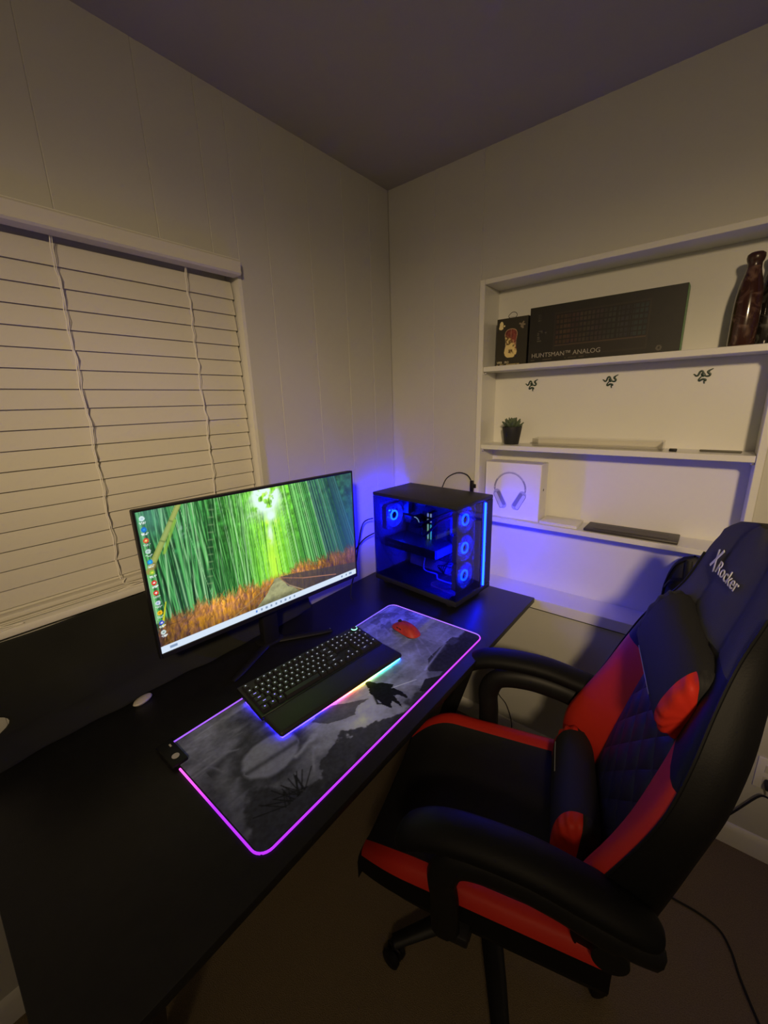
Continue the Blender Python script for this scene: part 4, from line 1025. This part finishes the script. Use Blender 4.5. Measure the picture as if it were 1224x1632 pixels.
# ================================================================== GAMING CHAIR  (local: x forward, y towards the camera side, z up)
ch = thing('gaming_chair', 'black and red racing-style gaming chair pulled up to the desk', 'chair', (.98, -.74, 0), math.radians(196))
PU = mat('black_pu_leather', (.005, .005, .006), .58, bump=.12, bscale=300, spec=.2)
PUR = mat('red_pu_leather', (.55, .026, .014), .52, bump=.12, bscale=300, spec=.25)
MESHF = mat('black_fabric', (.009, .009, .011), .75, bump=.4, bscale=700)
QUILT = quilt_mat('quilted_fabric', (.020, .017, .024))
def interp(tab, z):
    for (a, va), (b, vb) in zip(tab[:-1], tab[1:]):
        if z <= b:
            s = max(0, (z - a) / (b - a)); s = s * s * (3 - 2 * s); return va + (vb - va) * s
    return tab[-1][1]
XC = [(.47, -.150), (.60, -.155), (.80, -.205), (1.0, -.258), (1.15, -.305), (1.31, -.350)]       # front surface on the centre line
WD = [(.47, .235), (.56, .265), (.72, .268), (.90, .265), (1.0, .235), (1.07, .190), (1.13, .158), (1.22, .155), (1.27, .135), (1.305, .070), (1.31, .02)]
BO = [(.47, .35), (.56, .85), (.66, 1.0), (.74, .74), (.82, .50), (.92, .34), (1.03, .26), (1.12, .10), (1.31, .02)]   # bolster height
TH = [(.47, .085), (.60, .11), (1.0, .105), (1.2, .085), (1.28, .06), (1.31, .03)]
def lin(tab, z):
    for (a, va), (b, vb) in zip(tab[:-1], tab[1:]):
        if z <= b: return va + (vb - va) * max(0, (z - a) / (b - a))
    return tab[-1][1]
def smooth(tab, z): return sum(lin(tab, z + d) * w for d, w in ((-.045, 1), (-.03, 2), (-.015, 3), (0, 4), (.015, 3), (.03, 2), (.045, 1))) / 16
def back_section(z):
    """closed loop of (x, y) round the backrest at height z; returns list of points, first half is the front from -y to +y"""
    w = smooth(WD, z) if z < 1.255 else lin(WD, z); b = smooth(BO, z) * .085; t = smooth(TH, z); xc = smooth(XC, z)
    front = [(-1.0, -.10 * t + b * .35), (-.985, b * .80), (-.93, b * 1.0), (-.86, b * .99), (-.76, b * .80), (-.64, b * .46), (-.53, b * .14), (-.47, -.002), (-.30, .004), (0, .006)]
    front = front + [(-a, d) for a, d in front[-2::-1]]
    fr = [(xc + d, a * w) for a, d in front]
    back = [(1.0, -.20), (.97, -.36), (.88, -.56), (.5, -.90), (0, -1.0), (-.5, -.90), (-.88, -.56), (-.97, -.36), (-1.0, -.20)]
    bk_ = [(xc + d * t, a * w) for a, d in back]
    return fr, bk_
zs = [.47 + (1.31 - .47) * i / 56 for i in range(57)]
zs[-1] = 1.309
rows_f = [back_section(z)[0] for z in zs]; rows_b = [back_section(z)[1] for z in zs]
nf = len(rows_f[0])
def strip(cols, zlo, zhi, off=0.):
    """front faces between column indices cols and heights"""
    m = MB(); zi = [i for i, z in enumerate(zs) if zlo - 1e-6 <= z <= zhi + 1e-6]
    vs = []; nc = len(cols)
    for i in zi:
        for c in cols: x, y = rows_f[i][c]; vs.append((x + off, y, zs[i]))
    fs = [(r * nc + q, (r + 1) * nc + q, (r + 1) * nc + q + 1, r * nc + q + 1) for r in range(len(zi) - 1) for q in range(nc - 1)]
    return m.add(vs, fs)
zr0, zr1 = zs[2], zs[31]      # red part of the wings
# shell: back, sides, top; and black front parts of the wings above the red
m = MB(); vs = []; full = [list(range(0, 3))]
loopn = 2 + len(rows_b[0]) + 2
for i, z in enumerate(zs):
    ring = [rows_f[i][nf - 2], rows_f[i][nf - 1]] + rows_b[i] + [rows_f[i][0], rows_f[i][1]]
    for x, y in ring: vs.append((x, y, z))
k = loopn; fs = [(r * k + q, (r + 1) * k + q, (r + 1) * k + q + 1, r * k + q + 1) for r in range(len(zs) - 1) for q in range(k - 1)]
# close the top and bottom
m.add(vs, fs)
for i in (0, len(zs) - 1):
    loop = rows_f[i] + rows_b[i]; m.add([(x, y, zs[i]) for x, y in loop], [tuple(range(len(loop)))])
m.build('back_shell', PU, ch, weld=True, angle=60)
cl_ = list(range(1, 8)); cr_ = list(range(nf - 8, nf - 1))
for c in (cl_, cr_):
    o = strip(c, zr0, zr1).build('side_bolster', PUR, ch, angle=60); o['label'] = 'red lower side bolster'
    m = strip(c, zs[0], zr0); m.build('bolster_foot', PU, ch, angle=60)
    m = strip(c, zr1, zs[42]); m.build('shoulder_wing', PU, ch, angle=60)
mid = list(range(7, nf - 7))
strip(mid, zs[0], zs[42]).build('quilted_centre', QUILT, ch, angle=60)
o = strip(list(range(1, nf - 1)), zs[42], zs[56]).build('headrest_front', mat('headrest_fabric', (.045, .045, .055), .75, bump=.4, bscale=700), ch, angle=60)
# woven edge piping on the near and far wings
for c in (1, nf - 2):
    MB().tube([(rows_f[i][c][0] + .001, rows_f[i][c][1], zs[i]) for i in range(1, 50)], .003, 6).build('piping', PU, ch)
# headrest lettering
hx = lambda z: lin(XC, z) + .012
yv = Vector((0, 1, 0)); upv = (Vector((lin(XC, 1.26), 0, 1.26)) - Vector((lin(XC, 1.17), 0, 1.17))).normalized()
LOGO = mat('white_thread', (.70, .70, .74), .6)
def logo_basis(y, z): return basis((lin(XC, z) + .0085, y, z), yv, upv)
text_mesh('Rocker', .036, LOGO, ch, 'lettering', logo_basis(-.064, 1.196), .0006, sx=.98)
m = MB()
for p, q, r in (((-.094, 1.232), (-.083, 1.210), .0034), ((-.074, 1.236), (-.096, 1.197), .0040), ((-.083, 1.210), (-.071, 1.192), .0034)):
    m.tube([(lin(XC, p[1]) + .0075, p[0], p[1]), (lin(XC, q[1]) + .0075, q[0], q[1])], r, 6, flat=.3, up=(1, 0, .3))
m.build('lettering_mark', LOGO, ch)
# pillows
def pillow(name, c, sx, sy, sz, tiltv, roll, label_end, zipr, far_red, cap0=-.25, cap1=.25):
    po = bpy.data.objects.new(name, None); COL.objects.link(po)
    M = Matrix.Translation(c) @ Matrix.Rotation(roll, 4, 'X') @ Matrix.Rotation(tiltv, 4, 'Y')
    def sec(t, a):
        e = max(0, 1 - abs(t) ** 7) ** .30 if abs(t) < 1 else .0
        e = .62 + .38 * e if abs(t) < 1 else .62
        ca, sa = math.cos(a), math.sin(a); k_ = .82
        return M @ Vector((sx * e * math.copysign(abs(ca) ** k_, ca), sy * t, sz * e * math.copysign(abs(sa) ** k_, sa)))
    ts = [-.80 + 1.60 * i / 24 for i in range(25)]
    b = MB(); b.grid(lambda u, v: sec(ts[min(24, int(round(u * 24)))], 2 * PI * v), 24, 32)
    body = b.build(name, MESHF, ch, weld=True, angle=70)
    bpy.data.objects.remove(po)
    for s in (-1, 1):
        cpm = MB()
        def fn(u, v, s=s):
            a = 2 * PI * v
            if u <= .35: t = .80 + .20 * (u / .35); r = 1
            else: t = 1.0 + .04 * math.sin((u - .35) / .65 * PI / 2); r = 1 - (u - .35) / .65
            e = (.62 + .38 * max(0, 1 - min(1, t) ** 7) ** .30)
            ca, sa = math.cos(a), math.sin(a); pl = 1 + .045 * math.sin(a * 14) * (1 if u > .02 else 0)
            return M @ Vector((sx * e * r * pl * math.copysign(abs(ca) ** .82, ca), sy * t * s, sz * e * r * pl * math.copysign(abs(sa) ** .82, sa)))
        cpm.grid(lambda u, v: fn(u, cap0 + (cap1 - cap0) * v), 12, 34); red = s > 0 or far_red; o = cpm.build('pillow_end', PUR if red else MESHF, body, weld=True, angle=70)
        if red: o['label'] = label_end
        cpm = MB(); cpm.grid(lambda u, v: fn(u, cap1 + (1 + cap0 - cap1) * v), 12, 34); cpm.build('pillow_end_back', MESHF, body, weld=True, angle=70)
    za, t0, t1 = zipr
    MB().tube([sec(t0 + (t1 - t0) * i / 20, za) * 1.0 for i in range(21)], .0016, 5).build('pillow_zip', mat('grey_strap', (.28, .28, .30), .6), body)
    return body
pillow('neck_pillow', (-.256, -.005, 1.024), .040, .140, .085, -.30, -.18, 'red gathered pillow end', (-.75, -.55, .45), False, -.30, .15)
pillow('lumbar_pillow', (-.105, -.03, .585), .050, .165, .078, -.12, .06, 'red pillow end', (.25, -.75, -.1), True)
# seat
def seat_sec(x):
    """top profile across y at local x"""
    f = max(0, (x - .24) / .13); wd = .262 - .045 * f ** 2; drop = .055 * f ** 2.2
    b = .030 * (1 - .5 * f)
    prof = [(-1.0, -.055), (-.998, .000), (-.97, .75 * b), (-.92, b), (-.86, b * .95), (-.80, b * .6), (-.70, .002), (-.45, 0), (0, -.003)]
    prof = prof + [(-a, d) for a, d in prof[-2::-1]]
    return [(x, a * wd, .503 + d - drop) for a, d in prof]
xs = [-.17 + (.372 + .17) * i / 34 for i in range(35)]
R = [seat_sec(x) for x in xs]; ncs = len(R[0])
def sstrip(cols):
    m = MB(); vs = [R[i][c] for i in range(len(xs)) for c in cols]; nc = len(cols)
    return m.add(vs, [(r * nc + q, r * nc + q + 1, (r + 1) * nc + q + 1, (r + 1) * nc + q) for r in range(len(xs) - 1) for q in range(nc - 1)])
sstrip(list(range(5, ncs - 4))).build('seat_cushion', MESHF, ch, angle=60)
for c in (list(range(0, 2)), list(range(ncs - 2, ncs))): sstrip(c).build('bolster_side', PU, ch, angle=60)
for c in (list(range(1, 6)), list(range(ncs - 5, ncs - 1))):
    o = sstrip(c).build('seat_bolster', PUR, ch, angle=60); o['label'] = 'red seat side bolster'
m = MB(); vs = []
for x, row in zip(xs, R): vs += [row[0], (x, row[0][1] * .97, .425 + .02 * max(0, (x - .2) / .17)), (x, row[-1][1] * .97, .425 + .02 * max(0, (x - .2) / .17)), row[-1]]
m.add(vs, [(r * 4 + q, r * 4 + q + 1, (r + 1) * 4 + q + 1, (r + 1) * 4 + q) for r in range(len(xs) - 1) for q in range(3)])
fr = R[-1]; bt = [(fr[i][0] + .012, fr[i][1], fr[i][2] - .03) for i in range(ncs)]; b3 = [(fr[i][0], fr[i][1] * .97, .445) for i in range(ncs)]
vs = list(fr) + bt + b3; m.add(vs, [(r * ncs + q, r * ncs + q + 1, (r + 1) * ncs + q + 1, (r + 1) * ncs + q) for r in range(2) for q in range(ncs - 1)])
bkr = R[0]; vs = list(bkr) + [(p_[0], p_[1] * .97, .425) for p_ in bkr]; m.add(vs, [(q, q + 1, ncs + q + 1, ncs + q) for q in range(ncs - 1)])
m.build('seat_base', PU, ch, weld=True, angle=50)
# armrests
def arm(s):
    y = s * .292
    a = bpy.data.objects.new('armrest', None)
    pts = cat([(.232, y, .668), (.205, y, .708), (.15, y, .736), (.07, y, .746), (-.02, y, .743), (-.10, y, .726), (-.17, y, .708), (-.222, y, .686)], 6)
    n = len(pts); m = MB()
    rr2 = [.043 * (max(.04, 1 - abs(2 * i / (n - 1) - 1) ** 6)) ** .5 for i in range(n)]
    m.tube(pts, rr2, 16, flat=.62, up=(0, 0, 1)); pad = m.build('armrest', PU, ch, angle=60)
    m = MB(); q = cat([(.140, y * .97, .455), (.142, y * .98, .55), (.145, y, .615), (.115, y, .668), (.03, y, .684), (-.06, y, .674), (-.13, y, .654), (-.19, y * .985, .634), (-.222, y * .95, .618)], 6)
    m.tube(q, [.031 if i < 12 else .032 if i < 40 else .026 for i in range(len(q))], 10, flat=.7, up=(0, 1, 0)); m.build('arm_bracket', PLASTIC, pad, angle=50)
    MB().rbox(.09, .165, min(y, y * .80), max(y, y * .80), .432, .458, .006).build('bracket_plate', BLACKM, pad)
for s in (-1, 1): arm(s)
# recline hinges at the back, mechanism, gas lift and base
for s in (-1, 1):
    MB().cyl((-.160, s * .255, .56), (-.160, s * .278, .56), .034, .031, n=24).build('recline_hinge', PLASTIC, ch)
m = MB(); m.rbox(-.06, .22, -.11, .11, .395, .4235, .006); m.rbox(.02, .14, -.06, .06, .35, .40, .008); m.build('tilt_mechanism', BLACKM, ch)
MB().cyl((.08, .06, .378), (.10, .24, .370), .006, n=8).build('lift_lever', BLACKM, ch)
MB().cyl((.08, 0, .20), (.08, 0, .36), .015, n=16).build('gas_lift', mat('dark_chrome', (.05, .05, .055), .25, .9), ch)
MB().cyl((.08, 0, .085), (.08, 0, .26), .032, .027, n=20).build('lift_cover', PLASTIC, ch)
MB().cyl((.08, 0, .075), (.08, 0, .135), .050, .042, n=24).build('base_hub', PLASTIC, ch)
CWH = MB(); Mc = Matrix.Rotation(PI / 2, 4, 'X')
for yy in (-.014, .014): CWH.lathe([(.001, -.009), (.022, -.009), (.0262, -.006), (.0262, .006), (.022, .009), (.001, .009)], 20, (0, yy, .0265), M=Mc)
cwm = CWH.mesh('caster_wheel', PLASTIC, 40)
CHD = MB().rbox(-.024, .022, -.0035, .0035, .018, .058, .003, 1).mesh('caster_fork', PLASTIC, 40)
for i in range(5):
    wa = math.radians(-130 + 72 * i) - math.radians(196)
    ex, ey = .08 + .285 * math.cos(wa), .285 * math.sin(wa)
    m = MB(); m.tube([(.08 + .03 * math.cos(wa), .03 * math.sin(wa), .108), (.08 + .15 * math.cos(wa), .15 * math.sin(wa), .100), (ex, ey, .074)], [.030, .026, .019], 10, flat=.6, up=(0, 0, 1))
    m.cyl((ex, ey, .055), (ex, ey, .080), .009, n=8)
    sp = m.build('base_spoke', PLASTIC, ch, angle=50)
    ca = wa + random.uniform(-1, 1)
    cf = link('caster', CHD, sp, (ex, ey, 0), (0, 0, ca)); 
    link('caster_wheel', cwm, sp, (ex, ey, 0), (0, 0, ca))
